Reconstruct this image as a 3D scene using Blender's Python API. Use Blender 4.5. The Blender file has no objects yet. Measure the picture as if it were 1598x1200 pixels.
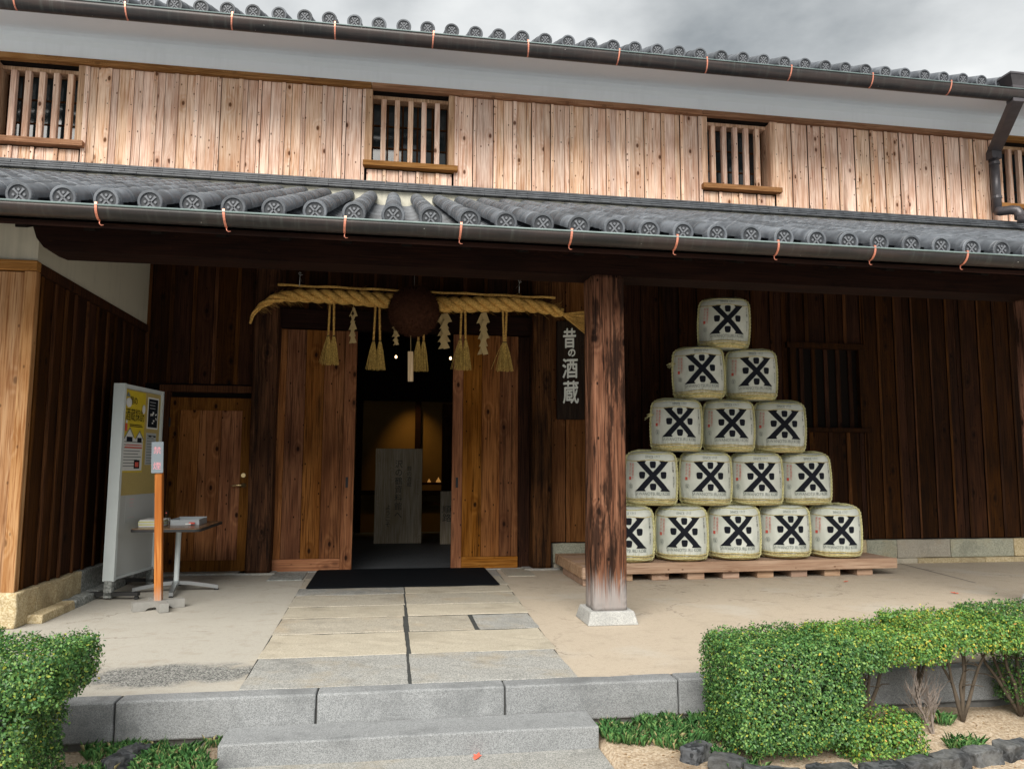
import bpy, bmesh, math, random
import numpy as np
from mathutils import Vector, Matrix, noise as mnoise

random.seed(7)
R = math.radians
SC = bpy.context.scene
COL = SC.collection

# ------------------------------------------------------------------ camera
cam_d = bpy.data.cameras.new('camera')
cam_d.sensor_width = 36.0
cam_d.lens = 1187.892 / 1598 * 36.0
cam_d.clip_start = 0.05
cam_d.clip_end = 500
cam = bpy.data.objects.new('camera', cam_d)
COL.objects.link(cam)
yaw, pit, rol = R(9.14135537), R(6.0087002), R(0.3120284)
fwd = Vector((math.sin(yaw) * math.cos(pit), math.cos(yaw) * math.cos(pit), math.sin(pit)))
rgt = Vector((math.cos(yaw), -math.sin(yaw), 0))
upv = rgt.cross(fwd)
r2 = rgt * math.cos(rol) + upv * math.sin(rol)
u2 = -rgt * math.sin(rol) + upv * math.cos(rol)
mat3 = Matrix((r2, u2, -fwd)).transposed()
CAM = Vector((0, -9, 1.21))
cam.matrix_world = Matrix.Translation(CAM) @ mat3.to_4x4()
SC.camera = cam

# ------------------------------------------------------------------ sky, sun, exposure
SUN_DIR = Vector((-0.38, -1.0, 0.96)).normalized()      # towards the sun
SKY_OFF = (0.95, 2.0, 0.62)
SUN_STRENGTH, SUN_ANGLE, CLOUD = 2.8, 50, 6.0
world = bpy.data.worlds.new('World')
SC.world = world
world.use_nodes = True
wn, wl = world.node_tree.nodes, world.node_tree.links
wn.clear()
sky = wn.new('ShaderNodeTexSky')
sky.sky_type = 'NISHITA'
sky.sun_disc = False
sky.sun_elevation = math.asin(SUN_DIR.z)
sky.sun_rotation = math.atan2(SUN_DIR.x, SUN_DIR.y)
tc = wn.new('ShaderNodeTexCoord')
mp = wn.new('ShaderNodeMapping')
mp.inputs['Scale'].default_value = (1.0, 1.0, 2.0)
mp.inputs['Location'].default_value = SKY_OFF
wl.new(tc.outputs['Generated'], mp.inputs['Vector'])
n1 = wn.new('ShaderNodeTexNoise')
n1.inputs['Scale'].default_value = 1.9
n1.inputs['Detail'].default_value = 7
n1.inputs['Roughness'].default_value = 0.52
wl.new(mp.outputs[0], n1.inputs['Vector'])
cr = wn.new('ShaderNodeValToRGB')
cr.color_ramp.elements[0].position = 0.30
cr.color_ramp.elements[0].color = (0.22, 0.245, 0.265, 1)
cr.color_ramp.elements[1].position = 0.70
cr.color_ramp.elements[1].color = (0.93, 0.94, 0.93, 1)
e = cr.color_ramp.elements.new(0.48)
e.color = (0.56, 0.58, 0.59, 1)
e = cr.color_ramp.elements.new(0.575)
e.color = (0.72, 0.735, 0.735, 1)
wl.new(n1.outputs['Fac'], cr.inputs['Fac'])
mul = wn.new('ShaderNodeVectorMath')
mul.operation = 'SCALE'
mul.inputs['Scale'].default_value = CLOUD
wl.new(cr.outputs['Color'], mul.inputs[0])
cov = wn.new('ShaderNodeValToRGB')
cov.color_ramp.elements[0].position = 0.22
cov.color_ramp.elements[1].position = 0.31
wl.new(n1.outputs['Fac'], cov.inputs['Fac'])
mx = wn.new('ShaderNodeMix')
mx.data_type = 'RGBA'
wl.new(cov.outputs['Color'], mx.inputs['Factor'])
wl.new(sky.outputs['Color'], mx.inputs['A'])
wl.new(mul.outputs[0], mx.inputs['B'])
bg = wn.new('ShaderNodeBackground')
bg.inputs['Strength'].default_value = 0.1
wl.new(mx.outputs['Result'], bg.inputs['Color'])
wo = wn.new('ShaderNodeOutputWorld')
wl.new(bg.outputs[0], wo.inputs['Surface'])

sun_d = bpy.data.lights.new('sun', 'SUN')
sun_d.energy = SUN_STRENGTH
sun_d.angle = R(SUN_ANGLE)
sun_d.color = (1.0, 0.95, 0.88)
sun = bpy.data.objects.new('sun', sun_d)
COL.objects.link(sun)
sun.rotation_euler = SUN_DIR.to_track_quat('Z', 'Y').to_euler()
sun.location = (-4, -12, 12)

SC.view_settings.view_transform = 'Standard'
SC.view_settings.look = 'None'
SC.view_settings.exposure = 1.15
SC.view_settings.gamma = 1.0
SC.view_settings.use_curve_mapping = False
SC.render.engine = 'CYCLES'
SC.cycles.use_denoising = True
SC.cycles.max_bounces = 8

# ------------------------------------------------------------------ node helpers
class NT:
    def __init__(s, name, rough=0.6, spec=0.5):
        s.m = bpy.data.materials.new(name)
        s.m.use_nodes = True
        s.n = s.m.node_tree.nodes
        s.l = s.m.node_tree.links
        s.n.clear()
        s.out = s.n.new('ShaderNodeOutputMaterial')
        s.b = s.n.new('ShaderNodeBsdfPrincipled')
        s.l.new(s.b.outputs[0], s.out.inputs['Surface'])
        s.set(s.b, 'Roughness', rough)
        s.set(s.b, 'Specular IOR Level', spec)

    def set(s, node, key, v):
        i = node.inputs[key]
        if hasattr(v, 'is_output') and v.is_output:
            s.l.new(v, i)
        elif isinstance(v, tuple) and len(v) == 3 and i.type == 'RGBA':
            i.default_value = (*v, 1)
        else:
            i.default_value = v

    def base(s, v): s.set(s.b, 'Base Color', v)

    def coord(s, kind='Object', rand=True, scale=(1, 1, 1)):
        t = s.n.new('ShaderNodeTexCoord').outputs[kind]
        if rand:
            oi = s.n.new('ShaderNodeObjectInfo').outputs['Random']
            v = s.vmath('SCALE', (31.7, 57.3, 83.9), scale=oi)
            t = s.vmath('ADD', t, v)
        if scale != (1, 1, 1):
            t = s.vmath('MULTIPLY', t, scale)
        return t

    def rand(s): return s.n.new('ShaderNodeObjectInfo').outputs['Random']

    def vmath(s, op, a, b=None, scale=None):
        q = s.n.new('ShaderNodeVectorMath')
        q.operation = op
        s.set(q, 0, a)
        if b is not None: s.set(q, 1, b)
        if scale is not None: s.set(q, 'Scale', scale)
        return q.outputs['Value' if op in ('LENGTH', 'DISTANCE', 'DOT_PRODUCT') else 'Vector']

    def math(s, op, a, b=None, c=None, clamp=False):
        q = s.n.new('ShaderNodeMath')
        q.operation = op
        q.use_clamp = clamp
        s.set(q, 0, a)
        if b is not None: s.set(q, 1, b)
        if c is not None: s.set(q, 2, c)
        return q.outputs[0]

    def noise(s, vec, scale=5, detail=4, rough=0.5, dist=0.0, out='Fac'):
        q = s.n.new('ShaderNodeTexNoise')
        s.set(q, 'Vector', vec)
        s.set(q, 'Scale', scale)
        s.set(q, 'Detail', detail)
        s.set(q, 'Roughness', rough)
        s.set(q, 'Distortion', dist)
        return q.outputs[out]

    def voro(s, vec, scale=5, feature='F1', out='Distance', rnd=1.0):
        q = s.n.new('ShaderNodeTexVoronoi')
        q.feature = feature
        s.set(q, 'Vector', vec)
        s.set(q, 'Scale', scale)
        s.set(q, 'Randomness', rnd)
        return q.outputs[out]

    def step(s, x, a, b):
        q = s.n.new('ShaderNodeMapRange')
        q.interpolation_type = 'SMOOTHSTEP'
        s.set(q, 'Value', x)
        s.set(q, 'From Min', a)
        s.set(q, 'From Max', b)
        return q.outputs[0]

    def mix(s, f, a, b, mode='MIX'):
        q = s.n.new('ShaderNodeMix')
        q.data_type = 'RGBA'
        q.blend_type = mode
        s.set(q, 'Factor', f)
        s.set(q, 'A', a)
        s.set(q, 'B', b)
        return q.outputs['Result']

    def sep(s, v):
        q = s.n.new('ShaderNodeSeparateXYZ')
        s.set(q, 0, v)
        return q.outputs

    def hsv(s, c, h=0.5, sat=1.0, v=1.0):
        q = s.n.new('ShaderNodeHueSaturation')
        s.set(q, 'Color', c)
        s.set(q, 'Hue', h)
        s.set(q, 'Saturation', sat)
        s.set(q, 'Value', v)
        return q.outputs[0]

    def bump(s, h, strength=0.3, dist=0.01):
        q = s.n.new('ShaderNodeBump')
        s.set(q, 'Height', h)
        s.set(q, 'Strength', strength)
        s.set(q, 'Distance', dist)
        s.l.new(q.outputs[0], s.b.inputs['Normal'])


def wood(name, dark, mid, light, axis='Z', rough=0.7, var=0.5, knots=0.6, knotcol=(0.03, 0.012, 0.005),
         stain=0.0, staincol=(0.02, 0.012, 0.008), bump=0.35, rings=20.0, huev=0.006, grey=None, rot=0.0, foot=None):
    t = NT(name, rough + 0.12, 0.10)
    k = {'X': (0, 1, 2), 'Y': (1, 0, 2), 'Z': (2, 0, 1)}[axis][0]
    def sc(across, along):
        v = [across] * 3
        v[k] = along
        return tuple(v)
    co = t.coord()
    one = [1.0, 1.0, 1.0]
    one[k] = 0.0
    alo = [0.0, 0.0, 0.0]
    alo[k] = 1.0
    du, dv = t.vmath('DOT_PRODUCT', co, tuple(one)), t.vmath('DOT_PRODUCT', co, tuple(alo))
    def flat(su, sv):
        q = t.n.new('ShaderNodeCombineXYZ')
        t.set(q, 0, t.math('MULTIPLY', du, su))
        t.set(q, 1, t.math('MULTIPLY', dv, sv))
        return q.outputs[0]
    def vor2(vec, out):
        q = t.n.new('ShaderNodeTexVoronoi')
        q.voronoi_dimensions = '2D'
        t.set(q, 'Vector', vec)
        t.set(q, 'Scale', 1.0)
        return q.outputs[out]
    kv = flat(4.6, 2.6)
    kn, kc = vor2(kv, 'Distance'), t.sep(vor2(kv, 'Color'))[0]
    kv2 = flat(12.0, 6.5)
    kn2, kc2 = vor2(kv2, 'Distance'), t.sep(vor2(kv2, 'Color'))[0]
    big = t.step(kc, 0.66, 0.70)
    knf = t.math('MULTIPLY', t.step(kn, 0.40, 0.0), big)
    g = t.noise(t.vmath('MULTIPLY', co, sc(3.2, 0.32)), 1.0, 2, 0.45)
    g = t.math('ADD', g, t.math('MULTIPLY', knf, 0.22))
    ring = t.math('SINE', t.math('MULTIPLY', g, rings * 6.28))
    ring = t.math('MULTIPLY_ADD', ring, 0.5, 0.5)
    fib = t.noise(t.vmath('MULTIPLY', co, sc(95, 2.6)), 1.0, 4, 0.6)
    blot = t.noise(t.vmath('MULTIPLY', co, sc(3.5, 1.3)), 1.0, 4, 0.55)
    c = t.mix(t.math('MULTIPLY', ring, 0.75), light, mid)
    c = t.mix(t.step(fib, 0.40, 0.72), c, dark)
    c = t.mix(t.math('MULTIPLY', t.step(blot, 0.45, 0.75), 0.6), c, dark)
    if stain:
        st = t.noise(t.vmath('MULTIPLY', co, sc(14, 0.9)), 1.0, 5, 0.62)
        c = t.mix(t.math('MULTIPLY', t.step(st, 0.57, 0.70), stain), c, staincol)
    if knots:
        hz = t.math('MULTIPLY', t.math('MULTIPLY', t.step(kn, 0.24, 0.06), big), 0.45 * knots)
        c = t.mix(hz, c, dark)
        kk = t.math('MULTIPLY', t.math('MULTIPLY', t.step(kn, 0.10, 0.045), big), knots)
        c = t.mix(kk, c, knotcol)
        k2 = t.math('MULTIPLY', t.math('MULTIPLY', t.step(kn2, 0.105, 0.06), t.step(kc2, 0.80, 0.84)), knots)
        c = t.mix(k2, c, knotcol)
    if foot:                                  # damp, splashed lower ends
        zf = t.sep(t.n.new('ShaderNodeTexCoord').outputs['Object'])[2]
        fz = t.math('ADD', zf, t.math('MULTIPLY', t.math('SUBTRACT', t.noise(t.vmath('MULTIPLY', co, sc(22, 2.2)), 1.0, 4, 0.6), 0.5), 0.55))
        c = t.mix(t.math('MULTIPLY', t.step(fz, foot, foot - 0.14), 0.42), c, staincol)
    if rot:                                   # charred, rotten patches
        rp = t.noise(t.vmath('MULTIPLY', co, sc(11, 1.7)), 1.0, 6, 0.66)
        c = t.mix(t.math('MULTIPLY', t.step(rp, 0.49, 0.60), rot), c, staincol)
        rs = t.noise(t.vmath('MULTIPLY', co, sc(60, 1.1)), 1.0, 3, 0.5)
        c = t.mix(t.math('MULTIPLY', t.step(rs, 0.56, 0.64), rot * 0.8), c, staincol)
    if grey:                                  # weathering that greys the foot of the timber
        h, col = grey
        z = t.sep(t.n.new('ShaderNodeTexCoord').outputs['Object'])[2]
        zz = t.math('ADD', z, t.math('MULTIPLY', t.math('SUBTRACT', fib, 0.5), -0.5))
        c = t.mix(t.math('MULTIPLY', t.step(zz, h, h - 0.22), 0.85), c, col)
    r = t.rand()
    r2_ = t.math('FRACT', t.math('MULTIPLY', r, 17.31))
    c = t.hsv(c, t.math('MULTIPLY_ADD', r2_, huev * 2, 0.5 - huev), t.math('MULTIPLY_ADD', r2_, 0.2, 0.9),
              t.math('MULTIPLY_ADD', r, var, 1.0 - var * 0.5))
    t.base(c)
    t.bump(t.math('ADD', t.math('MULTIPLY', fib, -1.0), t.math('MULTIPLY', ring, 0.35)), bump, 0.006)
    return t.m


def simple(name, col, rough=0.5, metal=0.0, nscale=0, namt=0.2, bump=0.0, spec=0.5, var=0.0):
    t = NT(name, rough, spec)
    t.set(t.b, 'Metallic', metal)
    c = col
    if nscale:
        n = t.noise(t.coord(), nscale, 5, 0.6)
        c = t.mix(n, tuple(x * (1 - namt) for x in col), tuple(min(1, x * (1 + namt)) for x in col))
        if bump: t.bump(n, bump, 0.004)
    if var:
        c = t.hsv(c, 0.5, 1.0, t.math('MULTIPLY_ADD', t.rand(), var, 1 - var / 2))
    t.base(c)
    return t.m


M = {}
M['board'] = wood('weathered_cedar_board', (0.4768, 0.2373, 0.1372), (0.7947, 0.5499, 0.3994), (0.9082, 0.7006, 0.5602), var=0.28, knots=0.9,
                  knotcol=(0.0964, 0.0328, 0.0112), stain=0.42, staincol=(0.1714, 0.0874, 0.0450), rings=9, huev=0.005, foot=-0.52)
M['trim'] = wood('orange_cedar_trim', (0.1600, 0.0680, 0.0256), (0.2880, 0.1360, 0.0544), (0.3680, 0.1920, 0.0880), axis='X', var=0.25, knots=0.3)
M['jamb'] = wood('pale_cedar_jamb', (0.3312, 0.1748, 0.0874), (0.5060, 0.3036, 0.1748), (0.7590, 0.5175, 0.3335), var=0.3, knots=0.5, rings=8)
M['door'] = wood('brown_door_plank', (0.0717, 0.0243, 0.0079), (0.1815, 0.0665, 0.0206), (0.2786, 0.1176, 0.0413), var=0.5, knots=0.95,
                 knotcol=(0.0168, 0.0064, 0.0032), stain=0.75, staincol=(0.0237, 0.0097, 0.0049), rings=7, bump=0.4)
M['door_rail'] = wood('orange_door_rail', (0.15, 0.055, 0.018), (0.30, 0.115, 0.036), (0.40, 0.18, 0.065), axis='X', var=0.3, knots=0.4, rings=9)
M['dark'] = wood('dark_stained_board', (0.0095, 0.0040, 0.0018), (0.0286, 0.0106, 0.0038), (0.0478, 0.0174, 0.0058), var=0.6, knots=0.8,
                 knotcol=(0.0048, 0.0019, 0.0009), stain=0.6, staincol=(0.0064, 0.0031, 0.0014), rings=7)
M['dark_batten'] = wood('brown_batten', (0.0205, 0.0074, 0.0027), (0.0586, 0.0222, 0.0071), (0.0879, 0.0350, 0.0111), var=0.9, knots=0.6, rings=7)
M['side_door'] = wood('side_door_plank', (0.0616, 0.0222, 0.0079), (0.1489, 0.0581, 0.0193), (0.2055, 0.0890, 0.0316), var=0.4, knots=0.95,
                      knotcol=(0.0123, 0.0048, 0.0027), stain=0.6, staincol=(0.0205, 0.0087, 0.0043), rings=7)
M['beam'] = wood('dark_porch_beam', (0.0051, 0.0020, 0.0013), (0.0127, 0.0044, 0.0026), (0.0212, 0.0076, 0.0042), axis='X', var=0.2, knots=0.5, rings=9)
M['post'] = wood('weathered_post', (0.0238, 0.0093, 0.0052), (0.1408, 0.0569, 0.0301), (0.2376, 0.1121, 0.0649), var=0.1, knots=0.9,
                 knotcol=(0.0064, 0.0031, 0.0019), stain=0.9, staincol=(0.0117, 0.0057, 0.0038), bump=0.9, rings=10, rot=0.85, grey=(0.30, (0.30, 0.28, 0.27)))
M['log'] = wood('old_log_post', (0.0133, 0.0059, 0.0031), (0.0604, 0.0244, 0.0093), (0.1148, 0.0492, 0.0195), var=0.2, knots=0.9,
                knotcol=(0.0061, 0.0029, 0.0016), stain=0.8, staincol=(0.0072, 0.0041, 0.0025), bump=0.8, rings=9, rot=0.6)
M['wing'] = wood('honey_cedar', (0.1944, 0.0776, 0.0271), (0.3370, 0.1719, 0.0723), (0.4277, 0.2550, 0.1310), var=0.25, knots=0.55,
                 knotcol=(0.0324, 0.0111, 0.0045), stain=0.6, staincol=(0.0778, 0.0250, 0.0081), rings=8)
M['pallet'] = wood('pinkish_pine', (0.2540, 0.1534, 0.0988), (0.3858, 0.2523, 0.1694), (0.4704, 0.3314, 0.2352), axis='X', var=0.2, knots=0.8,
                   knotcol=(0.0847, 0.0346, 0.0188), rings=7)
M['stand'] = wood('orange_stand_post', (0.30, 0.085, 0.018), (0.47, 0.165, 0.038), (0.56, 0.23, 0.065), var=0.1, knots=0.1, rings=8,
                  grey=(-0.40, (0.40, 0.33, 0.28)))
M['tag'] = wood('pale_tag', (0.50, 0.33, 0.16), (0.68, 0.49, 0.27), (0.76, 0.58, 0.36), var=0.1, knots=0, rings=8)
M['signwood'] = wood('black_signboard', (0.010, 0.007, 0.006), (0.022, 0.014, 0.010), (0.035, 0.023, 0.016), var=0.1, knots=0.3, rings=8)
M['panelwood'] = wood('silvered_panel', (0.3402, 0.2520, 0.1386), (0.5273, 0.4253, 0.2772), (0.6464, 0.5670, 0.4297), var=0.1, knots=0.0, rings=12, rough=0.45)


def tile_mat():
    t = NT('smoked_roof_tile', 0.52, 0.5)
    co = t.coord()
    n = t.noise(co, 9, 5, 0.6)
    f = t.noise(co, 70, 3, 0.6)
    c = t.mix(t.step(n, 0.3, 0.7), (0.050, 0.057, 0.067), (0.112, 0.124, 0.140))
    c = t.mix(t.math('MULTIPLY', t.step(f, 0.58, 0.75), 0.35), c, (0.20, 0.21, 0.21))
    c = t.hsv(c, 0.5, 1.0, t.math('MULTIPLY_ADD', t.rand(), 0.75, 0.6))
    t.base(c)
    t.bump(f, 0.15, 0.004)
    return t.m


M['tile'] = tile_mat()
M['tile_dark'] = simple('eave_tile_recess', (0.030, 0.034, 0.040), 0.6, nscale=30, namt=0.4)
M['tile_emblem'] = simple('eave_tile_relief', (0.135, 0.145, 0.16), 0.55, nscale=40, namt=0.3)


def plaster(name, col, dirt=0.12):
    t = NT(name, 0.9, 0.2)
    co = t.coord(rand=False)
    n = t.noise(co, 1.2, 5, 0.6)
    s_ = t.noise(t.vmath('MULTIPLY', co, (18, 18, 0.7)), 1.0, 4, 0.6)
    d = t.math('MULTIPLY', t.step(t.math('ADD', n, t.math('MULTIPLY', s_, 0.6)), 0.75, 1.05), dirt)
    t.base(t.mix(d, col, tuple(x * 0.45 for x in col)))
    t.bump(t.noise(co, 120, 3, 0.6), 0.08, 0.003)
    return t.m


M['plaster'] = plaster('white_plaster', (0.84, 0.89, 0.93), 0.10)
M['plaster_soffit'] = plaster('soffit_plaster', (0.80, 0.845, 0.875), 0.05)
M['plaster_cream'] = plaster('cream_plaster', (0.62, 0.60, 0.50), 0.5)
M['plaster_wing'] = plaster('wing_plaster', (0.52, 0.49, 0.40), 0.4)


def gutter_mat():
    t = NT('bronze_gutter', 0.42, 0.5)
    co = t.coord(rand=False)
    n = t.noise(t.vmath('MULTIPLY', co, (1.6, 14, 14)), 1.0, 5, 0.6)
    v = t.noise(t.vmath('MULTIPLY', co, (30, 3, 3)), 1.0, 4, 0.6)
    c = t.mix(t.step(n, 0.35, 0.65), (0.017, 0.0165, 0.017), (0.042, 0.030, 0.027))
    c = t.mix(t.math('MULTIPLY', t.step(v, 0.5, 0.75), 0.35), c, (0.085, 0.095, 0.085))
    sp = t.step(t.voro(co, 16), 0.07, 0.05)
    c = t.mix(t.math('MULTIPLY', sp, t.step(t.noise(co, 2.3), 0.52, 0.6)), c, (0.5, 0.5, 0.47))
    t.base(c)
    t.set(t.b, 'Metallic', 0.25)
    return t.m


M['gutter'] = gutter_mat()
M['gutter_lip'] = simple('patina_lip', (0.15, 0.20, 0.195), 0.5, nscale=6, namt=0.5)
M['downpipe'] = simple('downpipe_metal', (0.080, 0.074, 0.080), 0.38, 0.3, nscale=9, namt=0.45)
M['copper'] = simple('fresh_copper', (0.72, 0.28, 0.19), 0.35, 0.6, nscale=25, namt=0.25)
M['black'] = simple('black_paint', (0.012, 0.013, 0.015), 0.75)
M['void'] = simple('unlit_backing', (0.008, 0.006, 0.005), 0.95, spec=0.1)
M['metal'] = simple('brushed_metal', (0.42, 0.44, 0.45), 0.35, 0.8, nscale=40, namt=0.15)
M['brass'] = simple('brass', (0.60, 0.46, 0.24), 0.3, 0.9)
M['paint_grey'] = simple('grey_painted_steel', (0.55, 0.60, 0.60), 0.45, nscale=8, namt=0.08)
M['board_face'] = simple('grey_board_face', (0.46, 0.48, 0.47), 0.6, nscale=3, namt=0.08)
M['cork'] = simple('yellow_pinboard', (0.42, 0.33, 0.12), 0.85, nscale=60, namt=0.15)
M['rubber'] = simple('black_rubber', (0.02, 0.02, 0.02), 0.7)
M['mat'] = simple('black_ribbed_mat', (0.005, 0.006, 0.0075), 0.95, nscale=200, namt=0.5, bump=0.3, spec=0.06)
M['yellow'] = simple('yellow_print', (0.62, 0.47, 0.03), 0.55, nscale=12, namt=0.12)
M['paper'] = simple('white_paper', (0.66, 0.67, 0.66), 0.8)
M['paper_grey'] = simple('grey_paper', (0.40, 0.43, 0.44), 0.8)
M['ink'] = simple('black_ink', (0.010, 0.012, 0.018), 0.85, spec=0.15)
M['ink_faint'] = simple('grey_ink', (0.17, 0.20, 0.19), 0.8)
M['ink_panel'] = simple('faded_panel_ink', (0.055, 0.062, 0.062), 0.7)
M['red'] = simple('red_print', (0.62, 0.10, 0.07), 0.7)
M['pink'] = simple('pink_print', (0.78, 0.33, 0.38), 0.6)
M['plate'] = simple('grey_plate', (0.20, 0.24, 0.27), 0.45)
M['white_paint'] = simple('white_letter_paint', (0.72, 0.74, 0.69), 0.6, nscale=30, namt=0.15)
M['shide'] = simple('old_paper', (0.42, 0.31, 0.145), 0.85, nscale=15, namt=0.15)
M['tabletop'] = simple('brown_laminate', (0.20, 0.115, 0.06), 0.25, nscale=5, namt=0.2)
M['leaflet'] = simple('yellow_green_leaflets', (0.55, 0.56, 0.22), 0.6, nscale=25, namt=0.35)
M['clear_tray'] = simple('clear_tray', (0.34, 0.37, 0.39), 0.15)
M['bulb_glass'] = simple('bulb_glass', (0.9, 0.8, 0.5), 0.3)
M['interior'] = simple('ochre_interior_wall', (0.20, 0.115, 0.028), 0.9, nscale=4, namt=0.2)
M['interior_floor'] = simple('dark_earth_floor', (0.090, 0.098, 0.108), 0.6, nscale=6, namt=0.35, bump=0.1)
M['twig'] = simple('dry_twig', (0.20, 0.165, 0.14), 0.9, nscale=30, namt=0.3)
M['bark'] = simple('shrub_bark', (0.085, 0.065, 0.045), 0.95, nscale=30, namt=0.5, bump=0.5)
M['red_leaf'] = simple('red_leaf', (0.62, 0.12, 0.07), 0.6)
M['cedar_ball'] = simple('dried_cedar_needles', (0.046, 0.019, 0.011), 0.95, nscale=26, namt=0.8, spec=0.05)


def emit(name, col, strength):
    t = NT(name)
    t.base(col)
    t.set(t.b, 'Emission Color', col)
    t.set(t.b, 'Emission Strength', strength)
    return t.m


M['lamp_glow'] = emit('lit_bulb', (1.0, 0.72, 0.36), 2.5)
M['ornament_glow'] = emit('lit_ornament', (1.0, 0.50, 0.13), 0.13)


def glass_mat():
    t = NT('dark_window_glass', 0.08, 0.5)
    t.base((0.022, 0.032, 0.036))
    return t.m


M['glass'] = glass_mat()


def straw_mat(name, a, b, gs=60):
    t = NT(name, 0.75, 0.3)
    co = t.coord()
    n = t.noise(co, gs, 4, 0.65)
    n2 = t.noise(co, 7, 3, 0.6)
    c = t.mix(t.step(n, 0.35, 0.65), a, b)
    c = t.mix(t.math('MULTIPLY', t.step(n2, 0.5, 0.75), 0.5), c, tuple(x * 0.5 for x in a))
    isl = t.n.new('ShaderNodeNewGeometry').outputs['Random Per Island']
    c = t.hsv(c, 0.5, 1.0, t.math('MULTIPLY_ADD', isl, 0.35, 0.82))
    t.base(c)
    t.bump(n, 0.5, 0.004)
    return t.m


M['straw'] = straw_mat('golden_straw', (0.44, 0.24, 0.055), (0.76, 0.48, 0.145))
M['straw_brush'] = straw_mat('green_gold_straw', (0.34, 0.22, 0.055), (0.66, 0.46, 0.14))
M['straw_pale'] = straw_mat('pale_rush_rope', (0.40, 0.38, 0.18), (0.58, 0.55, 0.31))
M['straw_base'] = straw_mat('barrel_straw', (0.40, 0.33, 0.13), (0.66, 0.57, 0.30), 40)


def komo_mat():
    t = NT('printed_barrel_wrap', 0.72, 0.3)
    co = t.coord(rand=False)
    p = t.sep(co)
    ang = t.math('ARCTAN2', p[0], p[1])
    v = t.n.new('ShaderNodeCombineXYZ')
    t.set(v, 0, t.math('MULTIPLY', ang, 12.0))
    t.set(v, 1, t.math('MULTIPLY', p[2], 2.0))
    t.set(v, 2, t.math('MULTIPLY', t.rand(), 40.0))
    w = t.noise(v.outputs[0], 1.6, 4, 0.55)
    n = t.noise(t.coord(), 5, 4, 0.6)
    c = t.mix(t.step(n, 0.35, 0.7), (0.565, 0.60, 0.54), (0.68, 0.705, 0.645))
    low = t.math('MULTIPLY', t.step(p[2], 0.14, 0.05), t.step(w, 0.45, 0.62))
    c = t.mix(t.math('MULTIPLY', low, 0.5), c, (0.30, 0.27, 0.14))
    t.base(c)
    edge = t.math('ADD', t.step(p[2], 0.17, 0.05), t.math('MULTIPLY', t.step(p[2], 0.49, 0.57), 0.6))
    t.bump(t.math('MULTIPLY', w, t.math('ADD', edge, 0.06)), 0.8, 0.02)
    return t.m


M['komo'] = komo_mat()


def granite(name, a, b, scale=190, tint=None, var=0.15):
    t = NT(name, 0.8, 0.3)
    co = t.coord()
    v = t.voro(co, scale, out='Color')
    g = t.sep(v)[0]
    n = t.noise(co, 3.0, 5, 0.6)
    f = t.noise(co, scale * 0.8, 2, 0.7)
    c = t.mix(t.step(t.math('ADD', t.math('MULTIPLY', g, 0.55), t.math('MULTIPLY', f, 0.6)), 0.32, 0.80), a, b)
    c = t.mix(t.math('MULTIPLY', t.step(n, 0.46, 0.72), 0.55), c, tint or tuple(x * 0.7 for x in a))
    c = t.mix(t.math('MULTIPLY', t.step(t.noise(t.vmath('ADD', co, (9.1, 3.3, 1.7)), 1.6, 6, 0.7), 0.52, 0.70), 0.45), c, tuple(x * 0.62 for x in a))
    c = t.mix(t.math('MULTIPLY', t.step(t.noise(t.vmath('MULTIPLY', co, (9, 9, 4)), 1.0, 5, 0.65), 0.55, 0.75), 0.3), c, tuple(x * 0.45 for x in a))
    c = t.hsv(c, 0.5, 1.0, t.math('MULTIPLY_ADD', t.rand(), var, 1 - var / 2))
    t.base(c)
    t.bump(t.math('ADD', g, f), 0.35, 0.003)
    return t.m


M['granite'] = granite('grey_granite', (0.15, 0.158, 0.162), (0.30, 0.31, 0.312), 320)
M['granite_pale'] = granite('pale_granite_base', (0.27, 0.275, 0.265), (0.43, 0.43, 0.41), 220)
M['foot_wood'] = simple('grey_painted_foot', (0.27, 0.265, 0.245), 0.8, nscale=14, namt=0.35, bump=0.2)
M['slab_grey'] = granite('grey_slab', (0.17, 0.175, 0.165), (0.40, 0.395, 0.37), 240, (0.32, 0.27, 0.19))
M['slab_tan'] = granite('tan_slab', (0.33, 0.295, 0.225), (0.48, 0.44, 0.355), 240, (0.35, 0.31, 0.24))
M['slab_mid'] = granite('mottled_slab', (0.25, 0.23, 0.19), (0.44, 0.405, 0.33), 240, (0.37, 0.29, 0.19))
M['stone_yellow'] = granite('yellow_stone', (0.36, 0.28, 0.15), (0.54, 0.46, 0.30), 110, (0.17, 0.12, 0.065), 0.3)
M['stone_grey'] = granite('grey_stone', (0.17, 0.185, 0.175), (0.33, 0.345, 0.33), 60, (0.14, 0.13, 0.11), 0.3)
M['stone_green'] = granite('grey_green_stone', (0.27, 0.275, 0.215), (0.40, 0.40, 0.315), 100, (0.40, 0.32, 0.18), 0.3)
M['edging'] = granite('charred_edging', (0.014, 0.016, 0.018), (0.062, 0.066, 0.072), 45, (0.20, 0.20, 0.19), 0.6)
M['moss_joint'] = simple('mossy_joint', (0.035, 0.038, 0.036), 0.95, nscale=22, namt=0.7)
M['mortar'] = simple('dark_joint', (0.12, 0.12, 0.115), 0.95, nscale=50, namt=0.4)


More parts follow.
